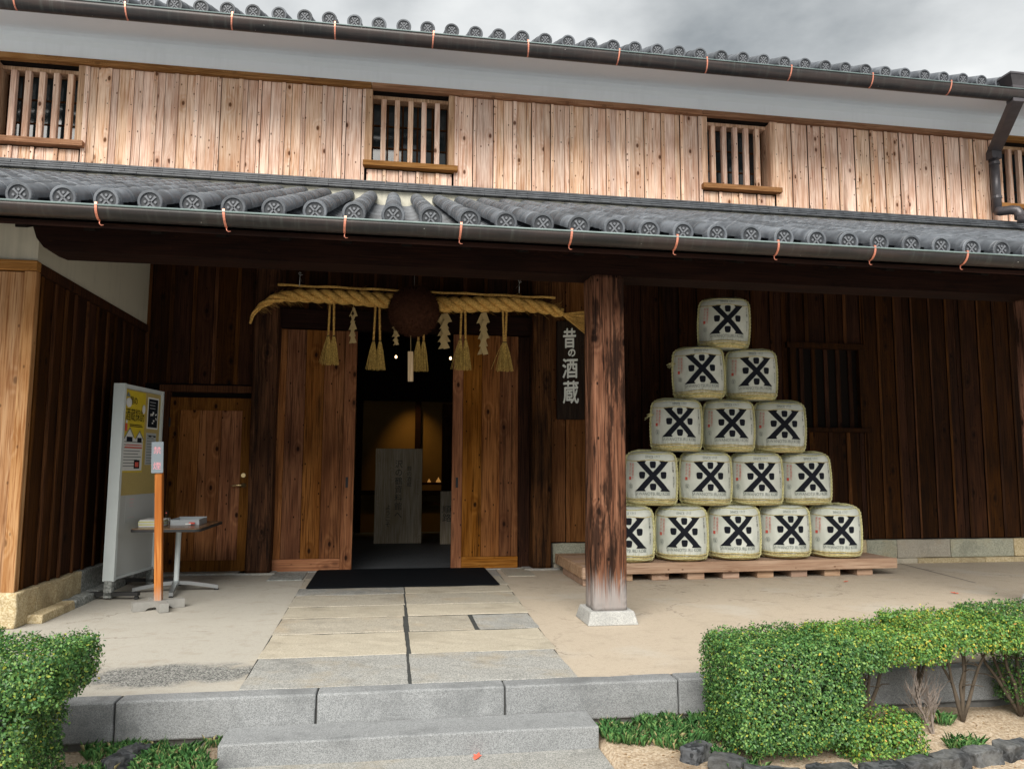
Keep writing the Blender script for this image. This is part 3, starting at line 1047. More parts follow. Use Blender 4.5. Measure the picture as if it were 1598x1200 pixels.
def roof(par, x_first, pitch, nrow, y0, z0, sl, length, limit):
    """eave tiles, cover tiles and pan tiles of one roof slope. y0, z0: centre of the eave tile faces."""
    ang = math.atan(sl)
    cs, sn = math.cos(ang), math.sin(ang)
    def at(s, h=0.0): return (y0 + s * cs - h * sn, z0 + s * sn + h * cs)
    for i in range(nrow):
        x = x_first + pitch * i
        o = ob('eave_tile', CAP, par, (x + random.uniform(-.004, .004), y0 - 0.006, z0 + random.uniform(-.004, .004)),
               (ang * 0.35, random.uniform(-.07, .07), random.uniform(-.03, .03)))
    jobs = {'cover_tile': [], 'pan_tile': []}
    ncs = int(length / 0.262)
    for i in range(nrow):
        x = x_first + pitch * i
        for j in range(ncs):
            y, z = at(0.03 + 0.262 * j, 0.0)
            jobs['cover_tile'].append((x + random.uniform(-.003, .003), y, z + 0.002))
    npn = int(length / 0.145)
    for i in range(nrow + 1):
        x = x_first + pitch * (i - 0.5)
        for j in range(npn):
            y, z = at(0.015 + 0.145 * j, -0.012 + 0.012)
            jobs['pan_tile'].append((x, y, z - 0.026))
    for nm, lst in jobs.items():
        me_, geo = (COVER, cover_geo()) if nm == 'cover_tile' else (PAN, pan_geo())
        tilt = ang - (0.012 if nm == 'cover_tile' else 0.07)
        lim = limit if nm == 'cover_tile' else min(limit, 290)
        vis = [p for p in lst if in_view(p, 20)]
        vis.sort(key=lambda p: (Vector(p) - CAM).length)
        one = set(vis[:lim])
        rest = MB()
        ca, sa = math.cos(tilt), math.sin(tilt)
        for p in lst:
            if p in one:
                ob(nm, me_, par, p, (tilt, random.uniform(-.012, .012), random.uniform(-.006, .006)))
            else:
                rest.add([(p[0] + vx, p[1] + vy * ca - vz * sa, p[2] + vy * sa + vz * ca) for vx, vy, vz in geo[0]], geo[1])
        if rest.V:
            ob(nm, rest.mesh(nm, M['tile'], True), par, kind='stuff')


ang = math.atan(SL)
lowroof = ob('lower_roof', mk('lower_roof', *extrude_x([(-3.83, 2.77), (-3.83, 2.79), (0.03, 4.288), (0.03, 4.25)], -4.6, 10.6), M['void']), B)
roof(lowroof, -2.37 - 0.2626 * 8, 0.2626, 54, -3.84, 2.905, SL, 3.98, 295)
# layered flat ridge tiles and the cream plaster strip where the roof meets the wall
strip = ob('plaster_strip', MB().box(-6, 11, -0.13, 0.0, 4.24, 4.425).mesh('plaster_strip', M['plaster_cream']), lowroof)
fl = MB()
for li, (yf, z) in enumerate(((-0.20, 4.428), (-0.185, 4.458), (-0.17, 4.488), (-0.15, 4.518))):
    x = -6 + 0.13 * (li % 2)
    while x < 11:
        fl.box(x, x + 0.2585, yf + random.uniform(-.003, .003), 0.02, z, z + 0.018)
        x += 0.262
ob('flat_tile', fl.mesh('flat_tile', M['tile']), lowroof, kind='stuff')

mainroof = ob('main_roof', mk('main_roof', *extrude_x([(-0.99, 5.87), (-0.99, 5.885), (3.0, 7.66), (3.0, 7.56)], -6, 11), M['void']), B)
roof(mainroof, -1.79 - 0.2643 * 15, 0.2643, 62, -1.0, 5.985, 0.447, 1.6, 200)

# --- gutters
def gutter(name, y, z, ry, rz, x0, x1, br):
    n = 10
    pr_o = [(y - ry * math.cos(math.pi * k / n), z - rz * math.sin(math.pi * k / n)) for k in range(n + 1)]
    pr_i = [(y - (ry - .004) * math.cos(math.pi * k / n), z - (rz - .004) * math.sin(math.pi * k / n)) for k in range(n, -1, -1)]
    V, F = extrude_x(pr_o + pr_i, x0, x1, 1)
    me = mk(name, V, F[:-2], M['gutter'], True)
    g = ob(name, me, B)
    m = MB()
    m.tube([(x0, y - ry, z + 0.002), (x1, y - ry, z + 0.002)], 0.007, 8)
    ob('gutter_lip', m.mesh('gutter_lip', M['gutter_lip'], True), g)
    yc_, zc_ = y, z
    y, z = 0.0, 0.0
    bmz = MB()                               # bracket: strap round the front, tail below
    w = 0.0075
    P = [(y - (ry + .006) * math.cos(math.pi * k / 14), z - (rz + .006) * math.sin(math.pi * k / 14)) for k in range(-1, 8)]
    P = [(y - ry + 0.016, z + 0.012)] + P
    Vb = []
    for (py, pz) in P: Vb += [(-w, py, pz), (w, py, pz), (w, py + 0.003, pz + 0.003), (-w, py + 0.003, pz + 0.003)]
    Fb = []
    for i in range(len(P) - 1):
        for k in range(4): Fb.append((i * 4 + k, i * 4 + (k + 1) % 4, i * 4 + 4 + (k + 1) % 4, i * 4 + 4 + k))
    bmz.add(Vb, Fb)
    py, pz = P[-1]
    if name == 'lower_gutter': bmz.tube([(0, py, pz), (0.0, py, pz - 0.018), (0.010, py + .002, pz - 0.026), (0.024, py + .004, pz - 0.024)], [0.004, 0.0035, 0.0035, 0.002], 6)
    me = recalc(bmz.mesh('gutter_bracket', M['copper']))
    for x in br:
        ob('gutter_bracket', me, g, (x, yc_, zc_), (0, random.uniform(-.10, .10), 0))
    return g


gutter('main_gutter', -1.085, 5.840, 0.085, 0.120, -6, 10.5, [-4.83 + 1.042 * k for k in range(14)])
gutter('lower_gutter', -3.905, 2.824, 0.075, 0.074, -4.6, 10.5, [-3.4 + 0.7705 * k for k in range(16)])

# --- downspout
dsp = ob('downspout', None, B)
COL.objects.unlink(dsp)
bpy.data.objects.remove(dsp)
def sq_tube(P, hw, hd):
    V, F = [], []
    Pn = [Vector(p) for p in P]
    for p in Pn:
        V += [p + Vector((-hw, -hd, 0)), p + Vector((hw, -hd, 0)), p + Vector((hw, hd, 0)), p + Vector((-hw, hd, 0))]
    for i in range(len(Pn) - 1):
        for k in range(4): F.append((i * 4 + k, i * 4 + (k + 1) % 4, i * 4 + 4 + (k + 1) % 4, i * 4 + 4 + k))
    F += [(3, 2, 1, 0), tuple(len(V) - 4 + k for k in range(4))]
    return V, F


dsp = ob('downspout', recalc(mk('downspout', *sq_tube([(7.58, -1.08, 5.86), (7.58, -1.08, 5.70), (8.10, -0.13, 5.50), (8.10, -0.13, 5.40)], 0.075, 0.055), M['downpipe'])), B)
hm = MB()
V, F = [], []
for hw, hd, z in ((0.075, 0.06, 5.855), (0.085, 0.068, 5.875), (0.085, 0.068, 5.90), (0.125, 0.10, 5.955), (0.16, 0.13, 6.0), (0.172, 0.142, 6.008), (0.172, 0.142, 6.03), (0.15, 0.12, 6.03), (0.12, 0.09, 5.97)):
    V += [(-hw, -hd, z), (-hw * 0.8, -hd, z), (hw * 0.8, -hd, z), (hw, -hd, z), (hw, hd, z), (-hw, hd, z)]
for i in range(8):
    for k in range(6): F.append((i * 6 + k, i * 6 + (k + 1) % 6, i * 6 + 6 + (k + 1) % 6, i * 6 + 6 + k))
ob('rain_hopper', recalc(mk('rain_hopper', V, F, M['downpipe'])), dsp, (7.58, -1.08, 0))
ob('pipe', mk('pipe', *tube([(8.10, -0.13, 5.42), (8.10, -0.13, 4.66)], 0.058, 16), M['downpipe'], True), dsp)
for z in (5.34, 4.86):
    ob('collar', mk('collar', *tube([(8.10, -0.13, z - .018), (8.10, -0.13, z + .018)], 0.066, 16), M['downpipe']), dsp)
ob('elbow', mk('elbow', *tube([(8.09, -0.13, 4.68), (8.11, -0.17, 4.655), (8.17, -0.28, 4.64), (8.22, -0.33, 4.62), (8.23, -0.345, 4.58), (8.23, -0.35, 4.50)], 0.062, 14), M['downpipe'], True), dsp)
ob('elbow', mk('elbow', *tube([(8.20, -0.34, 4.49), (8.28, -0.42, 4.485), (8.5, -0.62, 4.43), (9.3, -1.4, 4.12)], 0.058, 14), M['downpipe'], True), dsp)

# --- porch: beam, posts, ceiling
bp_ = [(0.0, 3.02), (0.0, 2.94)]
beam_pts = [(-2.585, 3.03), (-2.56, 2.90), (-2.53, 2.81), (-2.48, 2.745), (-2.42, 2.722), (10.6, 2.722), (10.6, 3.03)]
V = [(x, -3.20, z) for x, z in beam_pts] + [(x, -2.93, z) for x, z in beam_pts]
q = len(beam_pts)
F = [tuple(range(q)), tuple(range(2 * q - 1, q - 1, -1))] + [(i, q + i, q + (i + 1) % q, (i + 1) % q) for i in range(q)]
ob('porch_beam', recalc(mk('porch_beam', V, F, M['beam'])), B)
ceil = ob('porch_ceiling', mk('porch_ceiling', *extrude_x([(-3.86, 2.71), (-3.86, 2.745), (0.03, 4.235), (0.03, 4.20)], -4.6, 10.6), M['beam']), B)
for i in range(34):
    x = -4.3 + 0.44 * i
    o = ob('rafter', cbox(0.075, 3.7, 0.09, 0.003, M['void'], 'rafter'), ceil, (x, -1.70, 3.521), (math.atan(0.3817), 0, 0))
ob('ceiling_beam', cbox(15.0, 0.2, 0.25, 0.01, M['beam'], 'ceiling_beam'), ceil, (3.0, -0.75, 3.60))


def rough_post(dx, dy, h, mat, name, seed, rnd=0.02, amt=0.006):
    """squared timber with worn corners, splits and hollows"""
    V, F = [], []
    na, nz = 56, 90
    for j in range(nz + 1):
        z = h * j / nz
        for k in range(na):
            a = 2 * math.pi * k / na
            c, s_ = math.cos(a), math.sin(a)
            e_ = 10
            r_ = (abs(c / (dx / 2)) ** e_ + abs(s_ / (dy / 2)) ** e_) ** (-1 / e_)
            x, y = r_ * c, r_ * s_
            p = Vector((x * 7 + seed, y * 7, z * 0.9))
            d = mnoise.noise(p) * amt
            d += mnoise.noise(Vector((x * 38 + seed, y * 38, z * 1.6))) * amt * 0.55
            crack = mnoise.noise(Vector((x * 24 + seed * 2, y * 24, z * 0.7)))
            worn = max(0, 1 - abs(z - 1.0) / 1.0)
            d -= max(0, crack - 0.18) * amt * 6 * (0.35 + worn)
            k_ = 1 + d / max(r_, 0.01)
            V.append((x * k_, y * k_, z))
    for j in range(nz):
        for k in range(na):
            k2 = (k + 1) % na
            F.append((j * na + k, j * na + k2, (j + 1) * na + k2, (j + 1) * na + k))
    F.append(tuple(range(na - 1, -1, -1)))
    F.append(tuple(nz * na + k for k in range(na)))
    return mk(name, V, F, mat, True)


def base_mesh(w0, w1, h):
    V = [(-w0, -w0, 0), (w0, -w0, 0), (w0, w0, 0), (-w0, w0, 0), (-w1, -w1, h), (w1, -w1, h), (w1, w1, h), (-w1, w1, h)]
    bm = bmesh.new()
    vs = [bm.verts.new(v) for v in V]
    for f in [(0, 3, 2, 1), (4, 5, 6, 7), (0, 1, 5, 4), (1, 2, 6, 5), (2, 3, 7, 6), (3, 0, 4, 7)]: bm.faces.new([vs[i] for i in f])
    bmesh.ops.bevel(bm, geom=bm.edges[:], offset=0.008, segments=2, affect='EDGES', profile=0.5)
    me = bpy.data.meshes.new('post_base')
    bm.to_mesh(me)
    bm.free()
    me.materials.append(M['granite_pale'])
    return me


PB = base_mesh(0.20, 0.172, 0.10)
for i, (x, y) in enumerate(((1.715, -3.065), (5.765, -3.065))):
    o = ob('porch_post', rough_post(0.275, 0.275, 2.63, M['post'], 'porch_post', 3.3 + i * 9, amt=0.008), B, (x, y, 0.098))
    ob('post_base', PB, o, (0, 0, -0.098))

# --- back wall of the porch
bw = ob('back_wall', MB().box(-2.76, -2.47, 0.02, 0.12, 0, 4.3).box(-2.47, -1.5, 0.02, 0.12, 2.03, 4.3).box(-1.5, -1.25, 0.02, 0.12, 0, 4.3)
        .box(-1.25, 1.66, 0.02, 0.12, 2.80, 4.3).box(1.66, 11, 0.02, 0.12, 0, 4.3).box(-2.47, -1.5, 0.06, 0.12, 0, 2.03)
        .mesh('back_wall', M['void']), B)
board_run(-2.76, -2.50, 0.03, 2.02, bw, M['dark'], M['dark_batten'], y=0.018, split=0.2, edge=False, batt=0.011)
board_run(-2.70, -1.25, 2.10, 4.2, bw, M['dark'], M['dark_batten'], y=0.018, split=0.2, pitch=0.26, batt=0.011)
board_run(-1.25, 1.66, 3.0, 4.2, bw, M['dark'], M['dark_batten'], y=0.018, split=0.2, pitch=0.26, batt=0.011)
board_run(1.91, 2.62, 0.30, 4.2, bw, M['side_door'], M['side_door'], y=0.018, split=0.3, pitch=0.235, bw=0.05, batt=0.011)
board_run(2.62, 5.06, 0.30, 4.2, bw, M['dark'], M['dark'], y=0.018, split=0.3, pitch=0.235, bw=0.05, batt=0.011)
board_run(5.06, 6.09, 0.30, 1.66, bw, M['dark'], M['dark_batten'], y=0.018, split=0.3, pitch=0.235, bw=0.05, batt=0.011)
board_run(5.06, 6.09, 2.76, 4.2, bw, M['dark'], M['dark_batten'], y=0.018, split=0.3, pitch=0.235, bw=0.05, batt=0.011)
board_run(6.09, 10.2, 0.30, 4.2, bw, M['dark'], M['dark_batten'], y=0.018, split=0.3, pitch=0.235, bw=0.03, batt=0.011)

# dark lattice window beside the barrels
lw = ob('lattice_window', MB().box(5.04, 5.12, -0.05, 0.10, 1.70, 2.72).box(6.0, 6.08, -0.05, 0.10, 1.70, 2.72).box(5.0, 6.12, -0.06, 0.10, 2.72, 2.79)
        .mesh('lattice_window', M['dark']), B)
pbox('sill', 4.98, 6.13, -0.09, 0.06, 1.645, 1.70, M['dark'], lw)
for k in range(5):
    x = 5.22 + 0.17 * k
    pbox('bar', x - 0.028, x + 0.028, 0.0, 0.05, 1.70, 2.72, M['dark'], lw)
for k in range(4):
    ob('pane', cbox(0.2, 0.004, 0.98, 0, M['glass'], 'pane'), lw, (5.23 + 0.22 * k, 0.075, 2.21))

# foundation
fo = ob('foundation', MB().box(1.92, 11, -0.03, 0.02, 0, 0.285).mesh('foundation', M['mortar']), B)
x = 1.93
i = 0
for w in (0.55, 0.72, 0.66, 0.74, 0.7, 0.68, 0.42, 0.76, 0.92, 0.95, 0.8, 0.8):
    ob('stone', rock(w - 0.008, 0.07, 0.225, M[('stone_green', 'stone_yellow', 'stone_green', 'slab_mid')[i % 4]], 'stone', i, 0.006, 9, 5, 0.008), fo, (x + w / 2, -0.045, 0.176))
    x += w
    i += 1
x = 1.93
while x < 10:
    w = random.uniform(0.5, 1.1)
    ob('stone', rock(w - 0.006, 0.12, 0.065, M['stone_yellow' if i % 3 else 'slab_tan'], 'stone', i, 0.004, 9, 6, 0.008), fo, (x + w / 2, -0.075, 0.028))
    x += w
    i += 1
ob('stone', cbox(0.97, 0.16, 0.03, 0.004, M['slab_grey'], 'stone'), fo, (-1.98, -0.085, 0.006))
ob('stone', cbox(0.42, 0.2, 0.03, 0.004, M['slab_grey'], 'stone'), fo, (1.78, -0.11, 0.006))
ob('stone', cbox(0.40, 0.22, 0.03, 0.004, M['slab_grey'], 'stone'), fo, (-1.40, -0.11, 0.006))

# lintel over the entrance and head beam
pbox('lintel', -1.27, 1.68, -0.10, 0.08, 2.76, 2.98, M['beam'], B, 0.006)
# log posts either side of the doors
for x, r_, sd in ((-1.39, 0.135, 1.0), (1.785, 0.118, 7.0)):
    ob('door_post', rough_post(r_ * 2, r_ * 2, 4.1, M['log'], 'door_post', sd, amt=0.013), B, (x, -0.075, 0.02))

# side door
sd = ob('side_door', MB().box(-2.42, -2.315, -0.012, 0.03, 0.02, 1.94).box(-1.645, -1.535, -0.012, 0.03, 0.02, 1.94)
        .box(-2.315, -1.645, -0.012, 0.03, 1.80, 1.94).box(-2.315, -1.645, -0.012, 0.03, 0.02, 0.14).mesh('side_door', M['side_door']), B)
xs = [-2.315, -2.105, -1.87, -1.645]
for a, b in zip(xs[:-1], xs[1:]): pbox('plank', a + 0.002, b - 0.002, 0.0, 0.028, 0.14, 1.80, M['door'], sd, 0.003)
fr = MB().box(-2.50, -2.425, -0.05, 0.05, 0.02, 2.0).box(-1.53, -1.50, -0.05, 0.05, 0.02, 2.0).box(-2.53, -1.49, -0.065, 0.05, 2.0, 2.075)
ob('door_frame', fr.mesh('door_frame', M['dark_batten']), sd)
hb = MB()
hb.tube([(-1.60, -0.012, 0.965), (-1.60, -0.055, 0.965)], 0.011, 10)
hb.tube([(-1.595, -0.058, 0.965), (-1.64, -0.062, 0.966), (-1.70, -0.060, 0.960), (-1.725, -0.055, 0.958)], [0.011, 0.011, 0.009, 0.007], 10)
hb.tube([(-1.60, -0.012, 0.965), (-1.60, -0.020, 0.965)], 0.026, 16)
ob('handle', hb.mesh('handle', M['brass'], True), sd)
ob('lock', mk('lock', *tube([(-1.605, -0.012, 1.075), (-1.605, -0.026, 1.075)], 0.024, 16), M['brass']), sd)
for z in (1.66, 0.35):
    ob('hinge', cbox(0.022, 0.02, 0.10, 0.004, M['black'], 'hinge'), sd, (-2.42, -0.018, z))

# big sliding doors
def slide(xs, sx0, sx1, zt, y):
    d = ob('sliding_door', MB().box(min(xs[0], sx0), max(xs[-1], sx1), y + 0.022, y + 0.04, 0.01, zt).mesh('sliding_door', M['dark']), B)
    for a, b in zip(xs[:-1], xs[1:]):
        cuts = [(a, b)]
        for c0, c1 in cuts:
            dy = random.uniform(-.003, .003)
            pbox('plank', c0 + 0.0015, c1 - 0.0015, y + dy, y + 0.02 + dy, 0.145, zt, M['door'], d, 0.003)
    pbox('rail', xs[0] + 0.001, xs[-1] - 0.001, y - 0.012, y + 0.02, 0.012, 0.143, M['door_rail'], d, 0.003)
    pbox('stile', sx0, sx1, y - 0.014, y + 0.021, 0.012, zt, M['door'], d, 0.004)
    return d


d1 = slide([-1.262, -1.175, -0.962, -0.753, -0.522], -0.521, -0.388, 2.75, -0.03)
d2 = slide([0.856, 1.083, 1.298, 1.44, 1.52], 0.735, 0.855, 2.75, -0.03)
for d, x in ((d1, -0.465), (d2, 0.795)):
    ob('pull', cbox(0.028, 0.004, 0.12, 0.001, M['black'], 'pull'), d, (x, -0.0455, 1.0))
pbox('stile', 1.522, 1.665, -0.006, 0.02, 0.012, 2.75, M['dark'], B, 0.004)
ob('threshold', cbox(2.9, 0.16, 0.02, 0.003, M['slab_grey'], 'threshold'), B, (0.2, 0.0, 0.002))

# --- left wing wall
wp = ob('wing_plaster', MB().add([(x, y, z) for x in (-2.80, -2.715) for y, z in ((-2.72, 2.70), (0.02, 2.70), (0.02, 4.20), (-2.72, 3.15))], [(3, 2, 1, 0), (4, 5, 6, 7), (0, 1, 5, 4), (1, 2, 6, 5), (2, 3, 7, 6), (3, 0, 4, 7)]).box(-6, -2.712, -2.735, -2.60, 2.75, 3.12).mesh('wing_plaster', M['plaster_wing']), B)
ww = ob('wing_wall', MB().box(-2.80, -2.74, -2.70, 0.02, 0.2, 2.70).box(-6, -2.74, -2.70, -2.62, 0.2, 2.72).mesh('wing_wall', M['void']), B)
ys = [-2.64, -2.385, -2.17, -1.98, -1.71, -1.47, -1.21, -0.995, -0.75, -0.50, -0.25, -0.02]
for a, b in zip([-2.70] + ys[:-1], ys):
    pbox('board', -2.738, -2.720, a + 0.001, b - 0.001, 0.255, 2.66, M['dark'], ww, 0.002)
for y in ys:
    w_ = random.uniform(0.016, 0.024)
    pbox('batten', -2.717, -2.699, y - w_, y + w_, 0.25, 2.655, M['dark_batten'], ww, 0.003)
pbox('rail', -2.738, -2.695, -2.70, 0.0, 2.665, 2.745, M['dark'], ww, 0.003)
pbox('corner_post', -2.78, -2.694, -2.775, -2.702, 0.255, 2.665, M['wing'], ww, 0.004)
pbox('rail', -6, -2.694, -2.78, -2.705, 2.669, 2.748, M['trim'], ww, 0.004)
for k in range(5):
    pbox('board', -2.785 - 0.25 * (k + 1) + 0.002, -2.785 - 0.25 * k, -2.752, -2.71, 0.256, 2.66, M['wing'], ww, 0.003)
pn = ob('wing_plinth', MB().box(-6, -2.70, -2.74, -2.6, 0, 0.24).box(-2.8, -2.70, -2.7, 0.0, 0, 0.24).mesh('wing_plinth', M['mortar']), B)
ob('stone', rock(0.30, 0.33, 0.25, M['stone_yellow'], 'stone', 21, 0.012, 9, 5, 0.012), pn, (-2.805, -2.635, 0.128))
ob('stone', rock(1.2, 0.2, 0.25, M['stone_yellow'], 'stone', 22, 0.012, 9, 4, 0.012), pn, (-3.56, -2.69, 0.128))
ob('stone', rock(0.14, 0.86, 0.25, M['stone_yellow'], 'stone', 23, 0.014, 12, 5, 0.012), pn, (-2.725, -2.035, 0.128))
ob('stone', rock(0.13, 1.55, 0.245, M['stone_grey'], 'stone', 24, 0.006, 14, 4, 0.010), pn, (-2.722, -0.82, 0.126))
yy = -2.62
i = 30
for L in (0.62, 0.50, 0.44, 0.52, 0.5):
    ob('stone', rock(0.15, L - 0.012, 0.075, M['stone_yellow' if i == 30 else 'stone_grey'], 'stone', i, 0.010, 9, 7, 0.012), pn, (-2.625, yy + L / 2, 0.028))
    yy += L
    i += 1

# --- interior seen through the doorway
room = ob('interior_room', MB().box(-3.0, 5, 0.2, 6.2, 3.3, 3.4).box(-3.1, -3.0, 0.2, 6.2, -0.1, 3.4).box(5, 5.1, 0.2, 6.2, -0.1, 3.4)
          .mesh('interior_room', M['void']), B)
ob('interior_floor', MB().box(-3.0, 5, 0.08, 6.2, -0.08, -0.004).mesh('interior_floor', M['interior_floor']), room)
ob('interior_wall', MB().box(-3.0, 5, 5.0, 5.1, 0, 3.3).mesh('interior_wall', M['interior']), room)
pbox('shade_sheet', -3, 5, 3.75, 3.80, 2.25, 3.3, M['void'], room, 0)  # added black sheet, stands in for the shade high in the room
for x in (-0.52, 0.515, 1.25): pbox('interior_post', x - 0.05, x + 0.05, 4.86, 4.99, 0, 3.3, M['beam'], room, 0.004)
pbox('interior_rail', -3, 5, 4.9, 4.985, 0.66, 0.74, M['beam'], room, 0.004)
pbox('shelf', 0.56, 1.6, 4.2, 4.6, 0.86, 0.90, M['side_door'], room, 0.004)
pbox('shelf', 0.56, 1.6, 4.2, 4.6, 0.52, 0.55, M['side_door'], room, 0.004)
pbox('door_leaf', 0.86, 1.04, 3.5, 3.55, 0, 2.2, M['dark'], room, 0.004)

spot_d = bpy.data.lights.new('interior_spot', 'SPOT')
spot_d.energy = 16
spot_d.color = (1.0, 0.62, 0.20)
spot_d.spot_size = R(66)
spot_d.spot_blend = 1.0
spot_d.shadow_soft_size = 0.04
spot = bpy.data.objects.new('interior_spot', spot_d)
COL.objects.link(spot)
spot.location = (0.36, 4.30, 2.70)
spot.rotation_euler = Vector((-0.08, -0.42, 1.0)).to_track_quat('Z', 'Y').to_euler()

LAMPG = 'small bulbs hanging in the dark doorway'
for x, lab in ((0.071, 'left of two tiny lit bulbs in the dark above the open doorway'), (0.821, 'right of two tiny lit bulbs, beside the right hand paper streamer')):
    l = thing('hanging_bulb', lab, 'bulb', (x, 1.5, 2.676), group=LAMPG)
    ob('bulb', mk('bulb', *tube([(0, 0, -.020), (0, 0, -.012), (0, 0, 0.0), (0, 0, .012), (0, 0, .02)], [.006, .014, .016, .012, .006], 12), M['lamp_glow'], True), l)
    ob('cord', mk('cord', *tube([(0, 0, .02), (0, 0, .63)], 0.0025, 6), M['black']), l)

# ================================================================== things under the porch
def flat_text(m, V2, F2, o, ux, uz, mi=0):
    """lay 2-D outlines on a plane through o spanned by ux, uz"""
    o, ux, uz = Vector(o), Vector(ux), Vector(uz)
    n = ux.cross(uz)
    V = [o + ux * x + uz * y for x, y in V2]
    m.add(V, F2, mi)


# ---- door mat
dm = MB()
for k in range(36):
    y = -1.25 + 0.0345 * k
    dm.box(0, 1.87, y, y + 0.026, 0.006, 0.018)
dm.box(-0.012, 1.882, -1.26, 0.0, 0.004, 0.011)
thing('door_mat', 'black ribbed rubber mat on the paving in front of the open doorway', 'door mat', (-0.75, 0, 0.006), me=dm.mesh('door_mat', M['mat']))

# ---- sacred straw rope with its pole and hooks
def rope_path():
    pts = [(-1.545, 2.745), (-1.50, 2.87), (-1.40, 2.97), (-1.26, 3.045), (-1.05, 3.075), (-0.75, 3.08), (-0.3, 3.072), (0.2, 3.045), (0.6, 3.038), (1.1, 3.06),
           (1.45, 3.072), (1.75, 3.05), (1.99, 2.99)]
    rad = [0.010, 0.022, 0.036, 0.052, 0.068, 0.077, 0.083, 0.087, 0.089, 0.087, 0.083, 0.072, 0.052]
    P, Rr = [], []
    n = len(pts)
    for i in range(n - 1):
        p0, p1, p2, p3 = [np.array(pts[max(0, min(n - 1, i + d))]) for d in (-1, 0, 1, 2)]
        for k in range(14):
            t_ = k / 14
            c = 0.5 * (2 * p1 + (p2 - p0) * t_ + (2 * p0 - 5 * p1 + 4 * p2 - p3) * t_ ** 2 + (3 * p1 - p0 - 3 * p2 + p3) * t_ ** 3)
            P.append((c[0], 0, c[1]))
            Rr.append(rad[i] + (rad[i + 1] - rad[i]) * t_)
    P.append((pts[-1][0], 0, pts[-1][1]))
    Rr.append(rad[-1])
    return P, Rr


P, Rr = rope_path()
rope = thing('straw_rope', 'thick twisted golden straw rope hung across the entrance, tapering at its left end', 'rope', (0, -0.35, 0))
for V, F in strands(P, Rr, 3, 14.5, 10, 0.52, 0.58):
    V2 = []
    for i, v in enumerate(V):
        v = Vector(v)
        V2.append(v + Vector(mnoise.noise_vector(v * 22)) * 0.005)
    ob('strand', mk('strand', V2, F, M['straw'], True), rope)
wb = MB()
random.seed(5)
for k in range(520):                         # stray stalks sticking out of the rope
    i = random.randrange(20, len(P) - 2)
    a = random.uniform(0, 6.28)
    o_ = Vector(P[i]) + Vector((0, math.cos(a), math.sin(a))) * Rr[i] * 0.95
    d = Vector((random.uniform(.5, 1), math.cos(a) * .5, math.sin(a) * .5 + random.uniform(-.3, .3))).normalized() * random.uniform(.03, .11)
    wb.tube([o_, o_ + d], [0.0014, 0.0007], 3, cap=False)
ob('stray_stalk', wb.mesh('stray_stalk', M['straw']), rope, kind='stuff')
tf = MB()
for k in range(170):                         # bound tuft at the right end
    a, b = random.uniform(-1, 1), random.uniform(-1, 1)
    d = Vector((0.34, b * 0.07, -0.10 + a * 0.15)) * random.uniform(.85, 1.05)
    o_ = Vector((2.0, b * 0.012, 2.972 + a * 0.014))
    tf.tube([o_, o_ + d * .5, o_ + d], [0.0035, 0.003, 0.002], 4, cap=False)
ob('tuft', tf.mesh('tuft', M['straw']), rope)

pole = thing('bamboo_pole', 'thin pale bamboo pole running along the top of the thick straw rope', 'pole', (0, -0.35, 0))
pole.location = (0.32, -0.36, 3.185)
pm = MB()
pp = [(-1.58 + 3.16 * k / 24, 0.006 * math.sin(k), 0.006 - 0.022 * k / 24 + 0.004 * math.sin(k * 1.7)) for k in range(25)]
pm.tube(pp, [0.0135 + (0.003 if k % 4 == 0 else 0) for k in range(25)], 8)
pole2 = ob('cane', pm.mesh('cane', M['straw'], True), pole)
for x, z, lab in ((-1.027, 3.28, 'small metal hook above the left end of the bamboo pole'), (1.469, 3.308, 'small metal hook above the right end of the bamboo pole')):
    h = MB()
    h.tube([(0, -.005, -.10), (0, 0, 0.0), (0.004, .0, .03), (.03, .0, .035)], 0.004, 6)
    h.tube([(0, .0, .0), (0, .345, .02)], 0.004, 6)
    h.tube([(0, 0, .03), (-.012, -.02, .045), (0.0, -.03, .055), (.015, -.02, .045)], 0.006, 6)
    thing('metal_hook', lab, 'hook', (x, -0.36, z), group='hooks holding the pole', me=h.mesh('metal_hook', M['metal'], True))


# ---- straw tassels
def tassel(x, z0, z1, z2, sep_, label, seed, merged=False, dy=0.0):
    random.seed(seed)
    t_ = thing('straw_tassel', label, 'tassel', (x, -0.37 + dy, z0), group='straw tassels hanging from the rope')
    for s_ in (-1, 1):
        xo = s_ * sep_ / 2
        top = (s_ * 0.022, 0, 0)
        mid = (xo, 0, z1 - z0)
        if merged: mid = (s_ * 0.01, 0, z1 - z0)
        pts = [(top[0] + (mid[0] - top[0]) * k / 30, 0, top[2] + (mid[2] - top[2]) * k / 30) for k in range(31)]
        m = MB()
        for V, F in strands(pts, 0.0135, 2, 105, 6, 0.62, 0.5): m.add(V, F)
        ob('cord', m.mesh('cord', M['straw'], True), t_)
        b = MB()
        n = 70 if not merged else 60
        for k in range(n):
            a, r_ = random.uniform(0, 6.28), math.sqrt(random.random())
            o_ = Vector((mid[0] + math.cos(a) * r_ * 0.012, math.sin(a) * r_ * 0.012, mid[2]))
            spread = 0.046 if not merged else 0.072
            d = Vector((math.cos(a) * r_ * spread + s_ * 0.012, math.sin(a) * r_ * spread * 0.8, (z2 - z1) * random.uniform(.93, 1.01)))
            if random.random() < 0.03: d.x *= 1.8
            b.tube([o_, o_ + d * .35 + Vector((math.cos(a) * r_ * .008, 0, 0)), o_ + d], [0.0038, 0.0034, 0.0022], 4, cap=False)
        ob('brush', b.mesh('brush', M['straw_brush']), t_)
        ob('binding', mk('binding', *tube([(mid[0], 0, mid[2] + .012), (mid[0], 0, mid[2] - .010)], 0.0135, 8), M['black']), t_)


